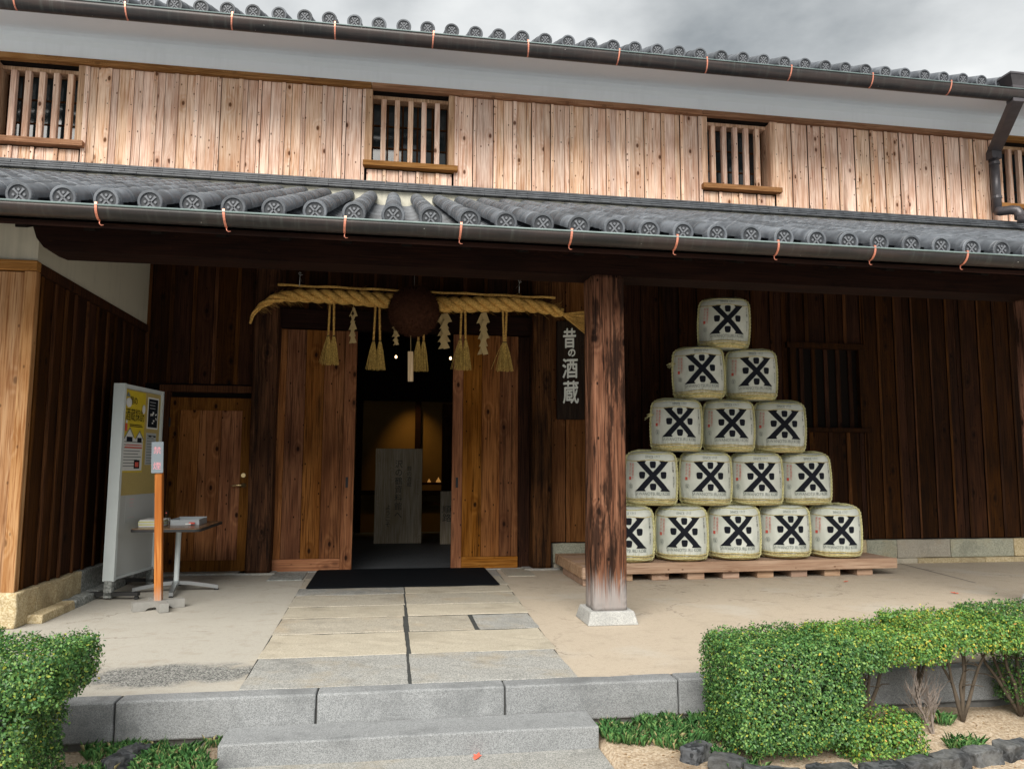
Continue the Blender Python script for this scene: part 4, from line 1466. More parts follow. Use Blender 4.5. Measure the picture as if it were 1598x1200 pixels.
tassel(-0.665, 3.02, 2.625, 2.303, 0.06, 'pair of straw tassels nearest the left tapering end of the rope', 1)
tassel(-0.160, 3.00, 2.58, 2.258, 0.072, 'pair of straw tassels hanging just left of the cedar ball', 2)
tassel(0.335, 2.98, 2.60, 2.255, 0.062, 'pair of straw tassels half hidden behind and below the cedar ball', 3)
tassel(0.815, 2.98, 2.63, 2.282, 0.062, 'pair of straw tassels between the two right hand paper streamers', 4)
tassel(1.299, 3.00, 2.615, 2.279, 0.03, 'merged straw tassel with one stray stalk, last before the rope tuft', 6, True)


# ---- folded paper streamers
def shide(x, z, h, w, label, crumpled, seed):
    random.seed(seed)
    m = MB()
    n = 5
    th = 0.0012
    for strip_ in (-1, 1):
        px, pz = 0.0, 0.0
        for k in range(n):
            s_ = 1 if (k % 2) else -1
            dx = s_ * w * 0.42 * strip_ + random.uniform(-.006, .006)
            dz = -h / n
            hw = w * (0.26 if not crumpled else random.uniform(.06, .24))
            y0, y1 = 0.012 * strip_ + random.uniform(-.012, .012), 0.012 * strip_ + random.uniform(-.012, .012)
            a = [(px - hw, y0, pz), (px + hw, y0 + .004, pz + hw * .5), (px + dx + hw, y1 + .004, pz + dz * 1.3 + hw * .5), (px + dx - hw, y1, pz + dz * 1.3)]
            b = [(q_[0], q_[1] + th, q_[2]) for q_ in a]
            m.add(a + b, [(0, 1, 2, 3), (7, 6, 5, 4), (0, 4, 5, 1), (1, 5, 6, 2), (2, 6, 7, 3), (3, 7, 4, 0)])
            px, pz = (px + dx) * 0.55, pz + dz
    m.tube([(0, 0, 0.05), (0, 0, -0.01)], 0.003, 5)
    thing('paper_streamer', label, 'paper streamer', (x, -0.375, z), group='folded paper streamers on the rope', me=m.mesh('paper_streamer', M['shide']))


shide(-0.428, 2.955, 0.38, 0.085, 'thin crumpled paper streamer between the two left tassel pairs', True, 11)
shide(0.054, 2.80, 0.24, 0.09, 'ragged paper streamer mostly hidden behind the cedar ball', True, 12)
shide(0.598, 2.92, 0.38, 0.135, 'wide zigzag paper streamer touching the right side of the cedar ball', False, 13)
shide(1.050, 2.95, 0.46, 0.115, 'zigzag paper streamer between the last two straw tassels', False, 14)

# ---- cedar ball
cbx = (0.236, -0.8, 2.857)
ball = thing('cedar_ball', 'round dark brown ball of dried cedar sprigs hanging before the rope', 'cedar ball', cbx)
bm = bmesh.new()
bmesh.ops.create_icosphere(bm, subdivisions=4, radius=0.272)
for v in bm.verts: v.co *= 1 + 0.018 * mnoise.noise(v.co * 30) + 0.012 * mnoise.noise(v.co * 9)
me = bpy.data.meshes.new('core')
bm.to_mesh(me)
bm.free()
me.materials.append(M['cedar_ball'])
ob('core', me, ball)
random.seed(21)
nd = MB()
for k in range(5200):
    v = Vector((random.gauss(0, 1), random.gauss(0, 1), random.gauss(0, 1))).normalized()
    s_ = v.orthogonal().normalized()
    s_ = (Matrix.Rotation(random.uniform(0, 6.28), 3, v) @ s_)
    a = v * 0.262
    tip = v * random.uniform(0.276, 0.300) + s_ * random.uniform(-.02, .02)
    w_ = v.cross(s_) * 0.005
    nd.add([a - w_, a + w_, tip], [(0, 1, 2)])
ob('sprigs', nd.mesh('sprigs', M['cedar_ball']), ball, kind='stuff')
ob('string', mk('string', *tube([(0, 0, 0.26), (0, 0.02, 0.66)], 0.003, 6), M['metal']), ball)
tg = thing('wooden_tag', 'narrow pale wooden tag hanging on a cord under the cedar ball', 'tag', (0.212, -0.8, 2.42))
tgm = cbox(0.058, 0.010, 0.325, 0.002, M['tag'], 'plaque')
ob('plaque', tgm, tg, (0, 0, -0.165), (0, R(-1.2), 0))
ob('cord', mk('cord', *tube([(0, 0, -0.012), (-0.004, 0, 0.17)], 0.0025, 6), M['shide']), tg)

# ---- hanging sign on the wall
sg = thing('hanging_sign', 'tall black wooden sign with pale brushed characters, left of the post', 'sign', (2.16, -0.045, 0))
ob('board', cbox(0.345, 0.035, 1.20, 0.006, M['signwood'], 'board'), sg, (0, 0, 2.355))
for ch, z, w_, h_, dx in (('昔', 2.745, 0.155, 0.235, -0.015), ('の', 2.565, 0.085, 0.085, 0.012), ('酒', 2.375, 0.185, 0.235, -0.01), ('蔵', 2.085, 0.19, 0.27, 0.0)):
    V, F = text2d(ch, 1.0)
    V = fit2d(V, w_, h_)
    # brush weight: three nearby copies a hair apart thicken the strokes
    sgt = MB()
    for k, (ox, oz) in enumerate(((-.004, 0), (.004, .003), (.0, -.005), (.002, .006))):
        flat_text(sgt, [(x + ox + 0.10 * 0, y + oz) for x, y in V], F, (dx, -0.0185 - 0.0006 * k, z), (1, 0, 0.06), (0, 0, 1))
    ob('character', sgt.mesh('character', M['white_paint']), sg)

# ---- sake barrels
BH, BR = 0.578, 0.288
def brad(z):
    """radius of the wrapped barrel at height z"""
    t_ = z / BH
    r_ = BR * (0.90 + 0.10 * math.sin(math.pi * min(1, max(0, 0.12 + 0.80 * t_))))
    lo, hi = 0.075, 0.085
    if z < lo: r_ *= 0.80 + 0.20 * math.sqrt(max(0, 1 - (1 - z / lo) ** 2))
    if z > BH - hi: r_ *= 0.66 + 0.34 * math.sqrt(max(0, 1 - ((z - BH + hi) / hi) ** 2))
    return r_


def on_barrel(a, z, off=0.0):
    r_ = brad(z) + off
    return (r_ * math.sin(a), -r_ * math.cos(a), z)


def barrel_parts():
    parts = []
    n = 64
    zs = [0.0, 0.004, 0.012, 0.025, 0.045, 0.07, 0.09, 0.12, 0.16, 0.2, 0.25, 0.3, 0.35, 0.4, 0.44, 0.475, 0.495, 0.515, 0.535, 0.55, 0.563, 0.572, 0.577, BH]
    def shell(z_list, off, mat, nm, close):
        V, F = [], []
        for z in z_list:
            for k in range(n):
                a = 2 * math.pi * k / n
                wr = 0.0035 * mnoise.noise(Vector((math.cos(a) * 7, math.sin(a) * 7, z * 3)))
                if z > 0.48: wr += 0.005 * mnoise.noise(Vector((math.cos(a) * 14, math.sin(a) * 14, z * 2)))
                if z < 0.13: wr += 0.011 * mnoise.noise(Vector((math.cos(a) * 16, math.sin(a) * 16, z * 2)))
                V.append(on_barrel(a, z, off + wr * (1 if 0.02 < z < 0.56 else 0.4)))
        m_ = len(z_list)
        for j in range(m_ - 1):
            for k in range(n):
                F.append((j * n + k, j * n + (k + 1) % n, (j + 1) * n + (k + 1) % n, (j + 1) * n + k))
        if close:
            F.append(tuple(range(n - 1, -1, -1)))
            F.append(tuple((m_ - 1) * n + k for k in range(n)))
        return nm, mk(nm, V, F, mat, True)
    parts.append(shell(zs, 0.0, M['komo'], 'wrapped_body', True))
    parts.append(shell([0.0, 0.006, 0.02, 0.04, 0.05, 0.056], 0.0055, M['straw_base'], 'straw_foot', False))
    # five upright ropes and three level cords
    for q in range(5):
        a = R(72 * q + 36)
        a = R((-79, 66, 137, 180, -142)[q])
        pts = [on_barrel(a, 0.004, 0.004)] + [on_barrel(a, 0.014 + (BH - 0.02) * k / 40, 0.009) for k in range(41)]
        pts += [(x * 0.8, y * 0.8, BH + 0.012) for x, y, z in [on_barrel(a, BH)]] + [(0, 0, BH + 0.016)]
        m = MB()
        for V, F in strands(pts, 0.0135, 2, 85, 6, 0.62, 0.5): m.add(V, F)
        parts.append(('upright_rope', m.mesh('upright_rope', M['straw_pale'], True)))
    for z, off, r_, sag in ((0.478, 0.004, 0.0042, 0.006), (0.070, 0.008, 0.0065, 0.004), (0.030, 0.008, 0.008, 0.006), (0.552, 0.006, 0.006, 0.004)):
        pts = [on_barrel(2 * math.pi * k / 60, z + sag * math.sin(5 * 2 * math.pi * k / 60 + z * 30), off) for k in range(61)]
        parts.append(('cord_ring', mk('cord_ring', *tube(pts, r_, 6, False), M['straw_pale' if z > 0.5 or z < .05 else 'straw_base'], True)))
    # printed crest: a broad cross with splayed feet and four rounded blocks
    bm = bmesh.new()
    def poly(pts):
        vs = [bm.verts.new((x, y, 0)) for x, y in pts]
        return bm.faces.new(vs)
    X = [(-1, 1), (-.38, .985), (-.45, .85), (0, .26), (.45, .85), (.38, .985), (1, 1), (.83, .82), (.19, .03), (.86, -.82), (1.05, -1), (.40, -.985), (.47, -.85), (0, -.22),
         (-.47, -.85), (-.40, -.985), (-1.05, -1), (-.86, -.82), (-.19, .03), (-.83, .82)]
    poly(X)
    def block(cx, cy, hw, hh):
        P_ = []
        for k in range(20):
            a = 2 * math.pi * k / 20
            c, s_ = math.cos(a), math.sin(a)
            x, y = abs(c) ** 0.5 * math.copysign(1, c), abs(s_) ** 0.5 * math.copysign(1, s_)
            P_.append((cx + x * hw * (1 + 0.12 * y), cy + y * hh))
        poly(P_)
    block(0, .74, .165, .225)
    block(0, -.70, .165, .225)
    block(-.60, .06, .17, .225)
    block(.60, .06, .17, .225)
    bmesh.ops.triangulate(bm, faces=bm.faces[:])
    for _ in range(5):
        ed = [e_ for e_ in bm.edges if e_.calc_length() > 0.14]
        if not ed: break
        bmesh.ops.subdivide_edges(bm, edges=ed, cuts=1)
        bmesh.ops.triangulate(bm, faces=bm.faces[:])
    for v in bm.verts:
        v.co = Vector(on_barrel(v.co.x * 0.192 / BR, 0.312 + v.co.y * 0.163, 0.0062))
    bmesh.ops.recalc_face_normals(bm, faces=bm.faces[:])
    me = bpy.data.meshes.new('crest')
    bm.to_mesh(me)
    bm.free()
    me.materials.append(M['ink'])
    parts.append(('crest', me))
    def wrap(V2, F2, a0, z0, off=0.0062):
        return [on_barrel(a0 + x / BR, z0 + y, off) for x, y in V2], F2
    m = MB()
    for ex in (0,):
        V, F = text2d('SAWANOTSURU KOBE', 1.0)
        m.add(*wrap([(x + ex, y) for x, y in fit2d(V, 0.40, 0.034)], F, 0, 0.126, 0.0062 + ex * .3))
    V, F = text2d('SINCE 1717', 1.0)
    m.add(*wrap(fit2d(V, 0.165, 0.026), F, 0.0, 0.516, 0.0065))
    parts.append(('lettering', m.mesh('lettering', M['ink_faint'])))
    m = MB()
    V, F = text2d(vtext('沢の鶴'), 1.0, 1.0)
    m.add(*wrap(fit2d(V, 0.026, 0.11), F, R(50), 0.41))
    V, F = text2d(vtext('株式会社'), 1.0, 1.0)
    m.add(*wrap(fit2d(V, 0.022, 0.12), F, R(51), 0.25))
    parts.append(('side_lettering', m.mesh('side_lettering', M['ink'])))
    m = MB()
    V, F = text2d(vtext('純米酒造り'), 1.0, 1.0)
    m.add(*wrap(fit2d(V, 0.026, 0.175), F, R(-46), 0.365))
    V, F = text2d(vtext('米だけの'), 1.0, 1.0)
    m.add(*wrap(fit2d(V, 0.029, 0.135), F, R(-54), 0.39))
    m.add(*wrap([(-.016, -.017), (.016, -.017), (.016, .017), (-.016, .017)], [(0, 1, 2, 3)], R(-54), 0.288))
    parts.append(('red_lettering', m.mesh('red_lettering', M['red'])))
    m = MB()
    k = 24
    V = [(0.027 * math.cos(2 * math.pi * i / k), 0.027 * math.sin(2 * math.pi * i / k)) for i in range(k)]
    V += [(x * 0.9, y * 0.9) for x, y in V]
    F = [(i, (i + 1) % k, k + (i + 1) % k, k + i) for i in range(k)]
    m.add(*wrap(V, F, R(-52), 0.205))
    V = [(-.002, .018), (.002, .018), (.002, -.008), (-.002, -.008), (-.013, -.006), (.013, -.006), (0, -.018), (-.012, .014), (-.008, .014), (-.008, 0), (-.012, 0), (.008, .014), (.012, .014), (.012, 0), (.008, 0)]
    m.add(*wrap(V, [(0, 1, 2, 3), (4, 6, 5), (7, 8, 9, 10), (11, 12, 13, 14)], R(-52), 0.205))
    parts.append(('seal', m.mesh('seal', M['ink_faint'])))
    return parts


BP = barrel_parts()
random.seed(31)
rowx = [[2.575, 3.200, 3.821, 4.446, 5.071], [2.860, 3.487, 4.105, 4.725], [3.155, 3.785, 4.405], [3.445, 4.075], [3.755]]
rowz = [0.197, 0.780, 1.365, 1.950, 2.530]
labs = [['white sake barrel at the left end of the bottom row, half behind the post', 'bottom row sake barrel second from the left, just right of the post',
         'sake barrel in the exact middle of the bottom row of five', 'bottom row sake barrel second from the right end of the platform', 'sake barrel at the right end of the bottom row, on the bare platform end'],
        ['second row sake barrel touching the post, leftmost of four', 'second row sake barrel, second from the left of four', 'second row sake barrel, third from the left of four', 'second row sake barrel at the right end of four'],
        ['middle row sake barrel at the left, with loose straw ends on its side', 'centre barrel of the middle row of three', 'middle row sake barrel at the right, nearest the dark lattice window'],
        ['left of the two sake barrels under the topmost one', 'right of the two sake barrels under the topmost one'], ['single sake barrel on the very top of the stack, yellowest and tilted']]
n_b = 0
for ri, (xs_, z) in enumerate(zip(rowx, rowz)):
    for ci, x in enumerate(xs_):
        y = -0.87 + 0.05 * (x - 3.8) + random.uniform(-.015, .015)
        if ri == 0: y += 0.0
        rz = R(-13) + R(random.uniform(-3.5, 3.5))
        if ri == 4: rz = R(-15)
        b = thing('sake_barrel', labs[ri][ci], 'sake barrel', (x, y, z), rz, 'sake barrels stacked on the platform')
        b.rotation_euler = (R(random.uniform(-1.2, 1.2)), R(random.uniform(-1.3, 1.3)) if ri else 0, rz)
        if ri == 4: b.rotation_euler = (R(2.0), R(1.5), rz)
        b.scale = (random.uniform(.98, 1.01), random.uniform(.98, 1.01), random.uniform(.985, 1.0))
        for nm, me in BP: ob(nm, me, b)
        if (ri in (2, 3) and ci == 0) or random.random() < 0.45:
            lm = MB()
            ah = random.uniform(-1.5, -1.2)
            zh = random.choice((0.40, 0.50, 0.07))
            for k in range(7):
                o_ = Vector(on_barrel(ah, zh, 0.006)) if not (ri in (2, 3) and ci == 0) else Vector((-0.26, -0.12, 0.40))
                d = Vector((-0.06 - random.random() * .05, -.02, random.uniform(-.05, .03)))
                lm.tube([o_, o_ + d * .6, o_ + d + Vector((0, 0, -.015))], 0.0022, 4)
            ob('loose_straw', lm.mesh('loose_straw', M['straw_pale']), b)
random.seed(41)

# ---- platforms under the barrels
def platform(x0, x1, yf0, yf1, yb, label, blocks):
    cx = (x0 + x1) / 2
    pz = 0.19
    t_ = thing('wooden_platform', label, 'platform', (cx, -0.6, 0), group='low wooden platforms under the barrels')
    V = []
    L = x1 - x0
    rz = math.atan2(yf1 - yf0, L)
    fm = cbox(L, 0.035, 0.112, 0.004, M['pallet'], 'fascia')
    ob('fascia', fm, t_, (0, (yf0 + yf1) / 2 + 0.6 + 0.018, pz - 0.056), (0, 0, rz))
    for s_, yy_ in ((-1, yf0), (1, yf1)):
        d = yb - yy_ - 0.04
        ob('side_board', cbox(0.035, d, 0.108, 0.004, M['pallet'], 'side_board'), t_, (s_ * (L / 2 - 0.018), (yb + yy_ + 0.04) / 2 + 0.6, pz - 0.058))
    nbd = 6
    for k in range(nbd):
        f0, f1 = k / nbd, (k + 1) / nbd
        ym = yb + ((yf0 + yf1) / 2 + 0.04 - yb) * (f0 + f1) / 2
        wd = (yb - (yf0 + yf1) / 2 - 0.045) / nbd
        ob('deck_board', cbox(L - 0.08, wd - 0.004, 0.025, 0.003, M['pallet'], 'deck_board'), t_, (0, ym + 0.6, pz - 0.016), (0, 0, rz * (f0 + f1) / 2))
    for x in blocks:
        f = (x - x0) / L
        ob('bearer', cbox(0.19 if L > 1 else 0.09, 0.9, 0.078, 0.004, M['pallet'], 'bearer'), t_, (x - cx, yf0 + (yf1 - yf0) * f + 0.055 + 0.45 + 0.6, 0.0395))


platform(2.335, 5.68, -1.185, -1.075, -0.18, 'long low pine platform on wooden bearers carrying the barrel stack', [2.47 + 0.405 * k for k in range(8)])
platform(1.935, 2.325, -1.46, -1.46, -0.18, 'short pine platform end jutting forward, left of the porch post', [2.0, 2.25])

# ---- notice board on castors
nbx, nby = Vector((-2.435, -1.60, 0)), Vector((-2.31, -0.78, 0))
nb_dir = (nby - nbx).normalized()
rzb = math.atan2(nb_dir.y, nb_dir.x)
NL = (nby - nbx).length
nb = thing('notice_board', 'grey framed notice board on a low stand, edge on beside the wing wall', 'notice board', nbx, rzb)
# local frame: +X along the board away from the viewer, -Y is the face towards the entrance
ob('panel', cbox(NL - 0.05, 0.022, 1.72, 0.002, M['board_face'], 'panel'), nb, (NL / 2, 0, 1.035))
ob('pinboard', cbox(NL - 0.07, 0.006, 0.98, 0.001, M['cork'], 'pinboard'), nb, (NL / 2, -0.0145, 1.40))
fm = MB()
fm.box(-0.012, 0.026, -0.05, 0.05, 0.16, 1.93).box(NL - 0.03, NL, -0.035, 0.035, 0.16, 1.93).box(0.026, NL - 0.03, -0.03, 0.03, 1.895, 1.93).box(0.026, NL - 0.03, -0.028, 0.028, 0.165, 0.185)
ob('frame', fm.mesh('frame', M['paint_grey']), nb)
for x in (0.01, NL - 0.015):
    ob('leg', cbox(0.05, 0.07, 0.15, 0.003, M['stone_grey'], 'leg'), nb, (x, 0, 0.09))
    f2 = MB().box(x - 0.025, x + 0.025, -0.27, 0.27, 0.035, 0.065)
    ft = ob('foot', f2.mesh('foot', M['rubber']), nb)
    for y in (-0.25, 0.25):
        ob('castor', mk('castor', *tube([(x - .012, y, 0.018), (x + .012, y, 0.018)], 0.018, 12), M['rubber']), ft)


def sheet(name, label, cat, x0, x1, z0, z1, mat, prints, yoff=-0.0185):
    """flat print pinned on the board; prints: list of (kind, ...) in board coordinates"""
    t_ = thing(name, label, cat, nbx, rzb, 'prints pinned to the notice board')
    ob('sheet', cbox(x1 - x0, 0.0016, z1 - z0, 0, mat, 'sheet'), t_, ((x0 + x1) / 2, yoff, (z0 + z1) / 2))
    groups = {}
    for k, p in enumerate(prints):
        mt = p[0]
        m = groups.setdefault(mt, MB())
        y = yoff - 0.0014 - 0.0003 * k
        if p[1] == 'r':
            _, _, a, b, c, d = p
            m.add([(a, y, c), (b, y, c), (b, y, d), (a, y, d)], [(0, 1, 2, 3)])
        elif p[1] == 'p':
            m.add([(a, y, b) for a, b in p[2]], [tuple(range(len(p[2])))])
        else:
            _, _, s_, cx_, cz_, w_, h_ = p
            V, F = text2d(s_, 1.0, 1.0)
            flat_text(m, fit2d(V, w_, h_), F, (cx_, y, cz_), (1, 0, 0), (0, 0, 1))
    for mt, m in groups.items(): ob('print', m.mesh('print', M[mt]), t_)


random.seed(51)
pr = []
for k in range(9):
    pr.append(('ink_faint', 'r', 0.09, 0.09 + random.uniform(.25, .36), 1.175 + 0.028 * k, 1.183 + 0.028 * k))
pr = [('paper', 'p', [(0.075, 1.135), (0.455, 1.135), (0.455, 1.43), (0.375, 1.50), (0.31, 1.435), (0.27, 1.44), (0.185, 1.525), (0.075, 1.42)])] + pr
pr += [('ink_faint', 'p', [(0.07, 1.425), (0.185, 1.54), (0.27, 1.455), (0.27, 1.44), (0.185, 1.525), (0.07, 1.41)]),
       ('ink_faint', 'p', [(0.30, 1.44), (0.375, 1.515), (0.46, 1.435), (0.46, 1.42), (0.375, 1.50), (0.30, 1.425)]),
       ('ink', 'r', 0.13, 0.24, 1.405, 1.45), ('ink', 'r', 0.335, 0.42, 1.40, 1.445), ('red', 'r', 0.10, 0.43, 1.345, 1.357), ('red', 'r', 0.12, 0.43, 1.37, 1.378),
       ('ink', 'r', 0.29, 0.40, 1.155, 1.235), ('red', 'r', 0.31, 0.38, 1.17, 1.215),
       ('ink', 't', '灘の', 0.22, 1.79, 0.15, 0.075), ('ink', 't', '酒蔵探訪', 0.265, 1.655, 0.36, 0.115),
       ('ink', 'r', 0.17, 0.42, 1.545, 1.552), ('ink', 'r', 0.17, 0.40, 1.56, 1.567), ('red', 'r', 0.085, 0.125, 1.50, 1.57), ('paper', 'r', 0.09, 0.12, 1.575, 1.60),
       ('paper', 'p', [(0.13 + 0.055 * math.cos(2 * math.pi * k / 16), 1.765 + 0.045 * math.sin(2 * math.pi * k / 16)) for k in range(16)]),
       ('paper', 'p', [(0.425 + 0.03 * math.cos(2 * math.pi * k / 16), 1.72 + 0.045 * math.sin(2 * math.pi * k / 16)) for k in range(16)]),
       ('ink_faint', 'p', [(0.075, 1.82), (0.15, 1.82), (0.11, 1.865)])]
sheet('yellow_poster', 'tall yellow event poster with black characters and white houses', 'poster', 0.06, 0.47, 1.12, 1.88, M['yellow'], pr)
pr = [('ink', 'r', 0.535, 0.735, 1.555, 1.835)]
for k in range(3): pr.append(('paper_grey', 'r', 0.56, 0.56 + random.uniform(.08, .14), 1.80 - 0.03 * k, 1.806 - 0.03 * k))
for k in range(10):
    a, c = random.uniform(.55, .70), random.uniform(1.565, 1.70)
    pr.append(('paper', 'r', a, a + random.uniform(.012, .03), c, c + random.uniform(.012, .025)))
sheet('dark_poster', 'small black poster with white border and white figures, upper right of board', 'poster', 0.52, 0.75, 1.54, 1.85, M['paper'], pr)
pr = []
for k in range(11): pr.append(('ink_faint', 'r', 0.535, 0.535 + random.uniform(.08, .17), 1.20 + 0.027 * k, 1.208 + 0.027 * k))
pr.append(('ink', 'r', 0.56, 0.62, 1.46, 1.475))
pr.append(('ink', 'r', 0.66, 0.71, 1.46, 1.475))
sheet('grey_notice', 'grey printed notice behind the no smoking plate, lower right of board', 'notice', 0.52, 0.73, 1.19, 1.50, M['paper_grey'], pr)
pr = [('pink', 'r', 0.27, 0.36, 0.865, 0.870), ('pink', 'r', 0.27, 0.345, 0.835, 0.839), ('pink', 'r', 0.27, 0.35, 0.805, 0.808), ('pink', 'r', 0.24, 0.38, 0.70, 0.702)]
sheet('faint_sheet', 'faint white sheet with pale pink lines on the bare lower board', 'notice', 0.20, 0.46, 0.66, 0.90, M['board_face'], pr, -0.0125)

# ---- table
tb = thing('pedestal_table', 'brown topped table on a single steel column with four splayed feet', 'table', (-1.965, -1.20, 0))
bm = bmesh.new()
def rounded(w, d, r_, n=5):
    P_ = []
    for cx, cy, a0 in ((w / 2 - r_, d / 2 - r_, 0), (-w / 2 + r_, d / 2 - r_, 90), (-w / 2 + r_, -d / 2 + r_, 180), (w / 2 - r_, -d / 2 + r_, 270)):
        for k in range(n + 1):
            a = R(a0 + 90 * k / n)
            P_.append((cx + r_ * math.cos(a), cy + r_ * math.sin(a)))
    return P_


def slab(pts, z0, z1):
    n = len(pts)
    V = [(x, y, z0) for x, y in pts] + [(x, y, z1) for x, y in pts]
    return V, [tuple(range(n - 1, -1, -1)), tuple(range(n, 2 * n))] + [(i, (i + 1) % n, n + (i + 1) % n, n + i) for i in range(n)]


ob('edge_band', mk('edge_band', *slab(rounded(0.60, 1.0, 0.06), 0.592, 0.616), M['rubber']), tb, (0.0, 0.02, 0))
ob('tabletop', mk('tabletop', *slab(rounded(0.59, 0.99, 0.055), 0.6, 0.621), M['tabletop']), tb, (0.0, 0.02, 0))
ob('column', mk('column', *tube([(0, 0, 0.09), (0, 0, 0.60)], 0.024, 20, False), M['paint_grey'], True), tb)
for a in (8, 100, 188, 278):
    c, s_ = math.cos(R(a)), math.sin(R(a))
    m = MB()
    pts = [(0.0, 0.100), (0.12, 0.092), (0.30, 0.062), (0.375, 0.046)]
    V = []
    for r_, z in pts:
        hw = 0.026 - 0.02 * r_
        for dx_, dz_ in ((-hw, 0), (hw, 0), (hw, -0.034), (-hw, -0.034)): V.append((c * r_ - s_ * dx_, s_ * r_ + c * dx_, z + dz_))
    F = [(i * 4 + k, i * 4 + (k + 1) % 4, i * 4 + 4 + (k + 1) % 4, i * 4 + 4 + k) for i in range(3) for k in range(4)] + [(3, 2, 1, 0), (12, 13, 14, 15)]
    leg = ob('foot', recalc(mk('foot', V, F, M['metal'])), tb)
    ob('glide', mk('glide', *tube([(c * .36, s_ * .36, 0.0), (c * .36, s_ * .36, 0.016)], 0.02, 10), M['rubber']), leg)

random.seed(61)
st = thing('leaflet_stack', 'stacked yellow green leaflets at the left edge of the table', 'leaflets', (-2.165, -1.30, 0.6215))
for k in range(5):
    ob('leaflet', cbox(0.19, 0.28, 0.011, 0.001, M['leaflet' if k % 2 else 'paper'], 'leaflet'), st, (random.uniform(-.006, .006), random.uniform(-.006, .006), 0.006 + 0.0125 * k), (0, 0, random.uniform(-.03, .03)))
tr = thing('clear_tray', 'clear plastic tray holding a red item on the table', 'tray', (-1.90, -1.10, 0.6215))
tm = MB()
tm.box(-.13, .13, -.16, .16, 0, .004).box(-.13, .13, -.16, -.157, .004, .05).box(-.13, .13, .157, .16, .004, .06).box(-.13, -.127, -.157, .157, .004, .055).box(.127, .13, -.157, .157, .004, .055)
ob('tray', tm.mesh('tray', M['clear_tray']), tr)
rd = thing('red_stamp_pad', 'small red item lying in the clear tray', 'stamp pad', (-1.83, -1.285, 0.63))
ob('pad', cbox(0.055, 0.02, 0.018, 0.004, M['red'], 'pad'), rd, (0, 0, 0.012))
ob('label_strip', cbox(0.05, 0.004, 0.012, 0.001, M['paper'], 'label_strip'), rd, (-0.03, -0.013, 0.005))
sp = thing('hand_stamp', 'small stamp with a dark knob on a white block on the table', 'stamp', (-2.14, -0.98, 0.6215))
ob('block', cbox(0.06, 0.06, 0.05, 0.004, M['paper'], 'block'), sp, (0, 0, 0.025))
ob('knob', mk('knob', *tube([(0, 0, .05), (0, 0, .075), (0, 0, .10), (0, 0, .118), (0, 0, .124)], [.012, .015, .02, .016, .006], 12), M['signwood'], True), sp)
ob('dot', mk('dot', *tube([(0, -.019, .10), (0, -.022, .10)], .007, 8), M['red']), sp)

# ---- no smoking stand
ns = thing('no_smoking_stand', 'orange wooden post on a grey cross foot with a grey no smoking plate', 'sign stand', (-1.865, -2.12, 0))
ob('post', cbox(0.058, 0.058, 1.14, 0.004, M['stand'], 'post'), ns, (-0.025, 0, 0.60), (0, R(-2.6), 0))
ob('plate', cbox(0.094, 0.014, 0.262, 0.002, M['plate'], 'plate'), ns, (-0.058, -0.04, 1.255), (0, R(-2.0), R(3)))
for ch, z in (('禁', 1.315), ('煙', 1.185)):
    m = MB()
    V, F = text2d(ch, 1.0)
    flat_text(m, fit2d(V, 0.060, 0.060), F, (-0.058 - (z - 1.255) * 0.035, -0.0485, z), (1, 0.052, 0), (-0.035, 0, 1))
    ob('character', m.mesh('character', M['pink']), ns)
def foot_mesh(L):
    pts = [(-L / 2, 0), (-L / 2 + .09, 0), (-L / 2 + .12, .022), (L / 2 - .12, .022), (L / 2 - .09, 0), (L / 2, 0), (L / 2, .07), (-L / 2, .07)]
    n = len(pts)
    V = [(x, -.035, z) for x, z in pts] + [(x, .035, z) for x, z in pts]
    return recalc(mk('cross_foot', V, [tuple(range(n)), tuple(range(2 * n - 1, n - 1, -1))] + [(i, n + i, n + (i + 1) % n, (i + 1) % n) for i in range(n)], M['foot_wood']))


ob('cross_foot', foot_mesh(0.40), ns, (0, 0, 0.002), (0, 0, R(28)))
ob('cross_foot', foot_mesh(0.40), ns, (0, 0, 0.0035), (0, 0, R(118)))

# ---- panels inside the doorway
def inner_panel(x0, x1, y, z1, label, cols, lean=0.04):
    t_ = thing('display_panel', label, 'display panel', ((x0 + x1) / 2, y, 0.0), group='display panels inside the doorway')
    w = x1 - x0
    ob('board', cbox(w, 0.03, z1, 0.004, M['panelwood'], 'board'), t_, (0, z1 * lean * .5, z1 / 2), (-lean, 0, 0))
    for s_, cx, cz, ww_, hh_ in cols:
        m = MB()
        V, F = text2d(vtext(s_), 1.0, 1.0)
        flat_text(m, fit2d(V, ww_, hh_), F, (cx, -0.0172 + cz * lean, cz), (1, 0, 0), (0, lean, 1))
        ob('lettering', m.mesh('lettering', M['ink_panel']), t_)
    ob('prop', cbox(0.04, 0.03, z1 * 0.8, 0.004, M['dark'], 'prop'), t_, (0, 0.16, z1 * 0.4), (0.16, 0, 0))


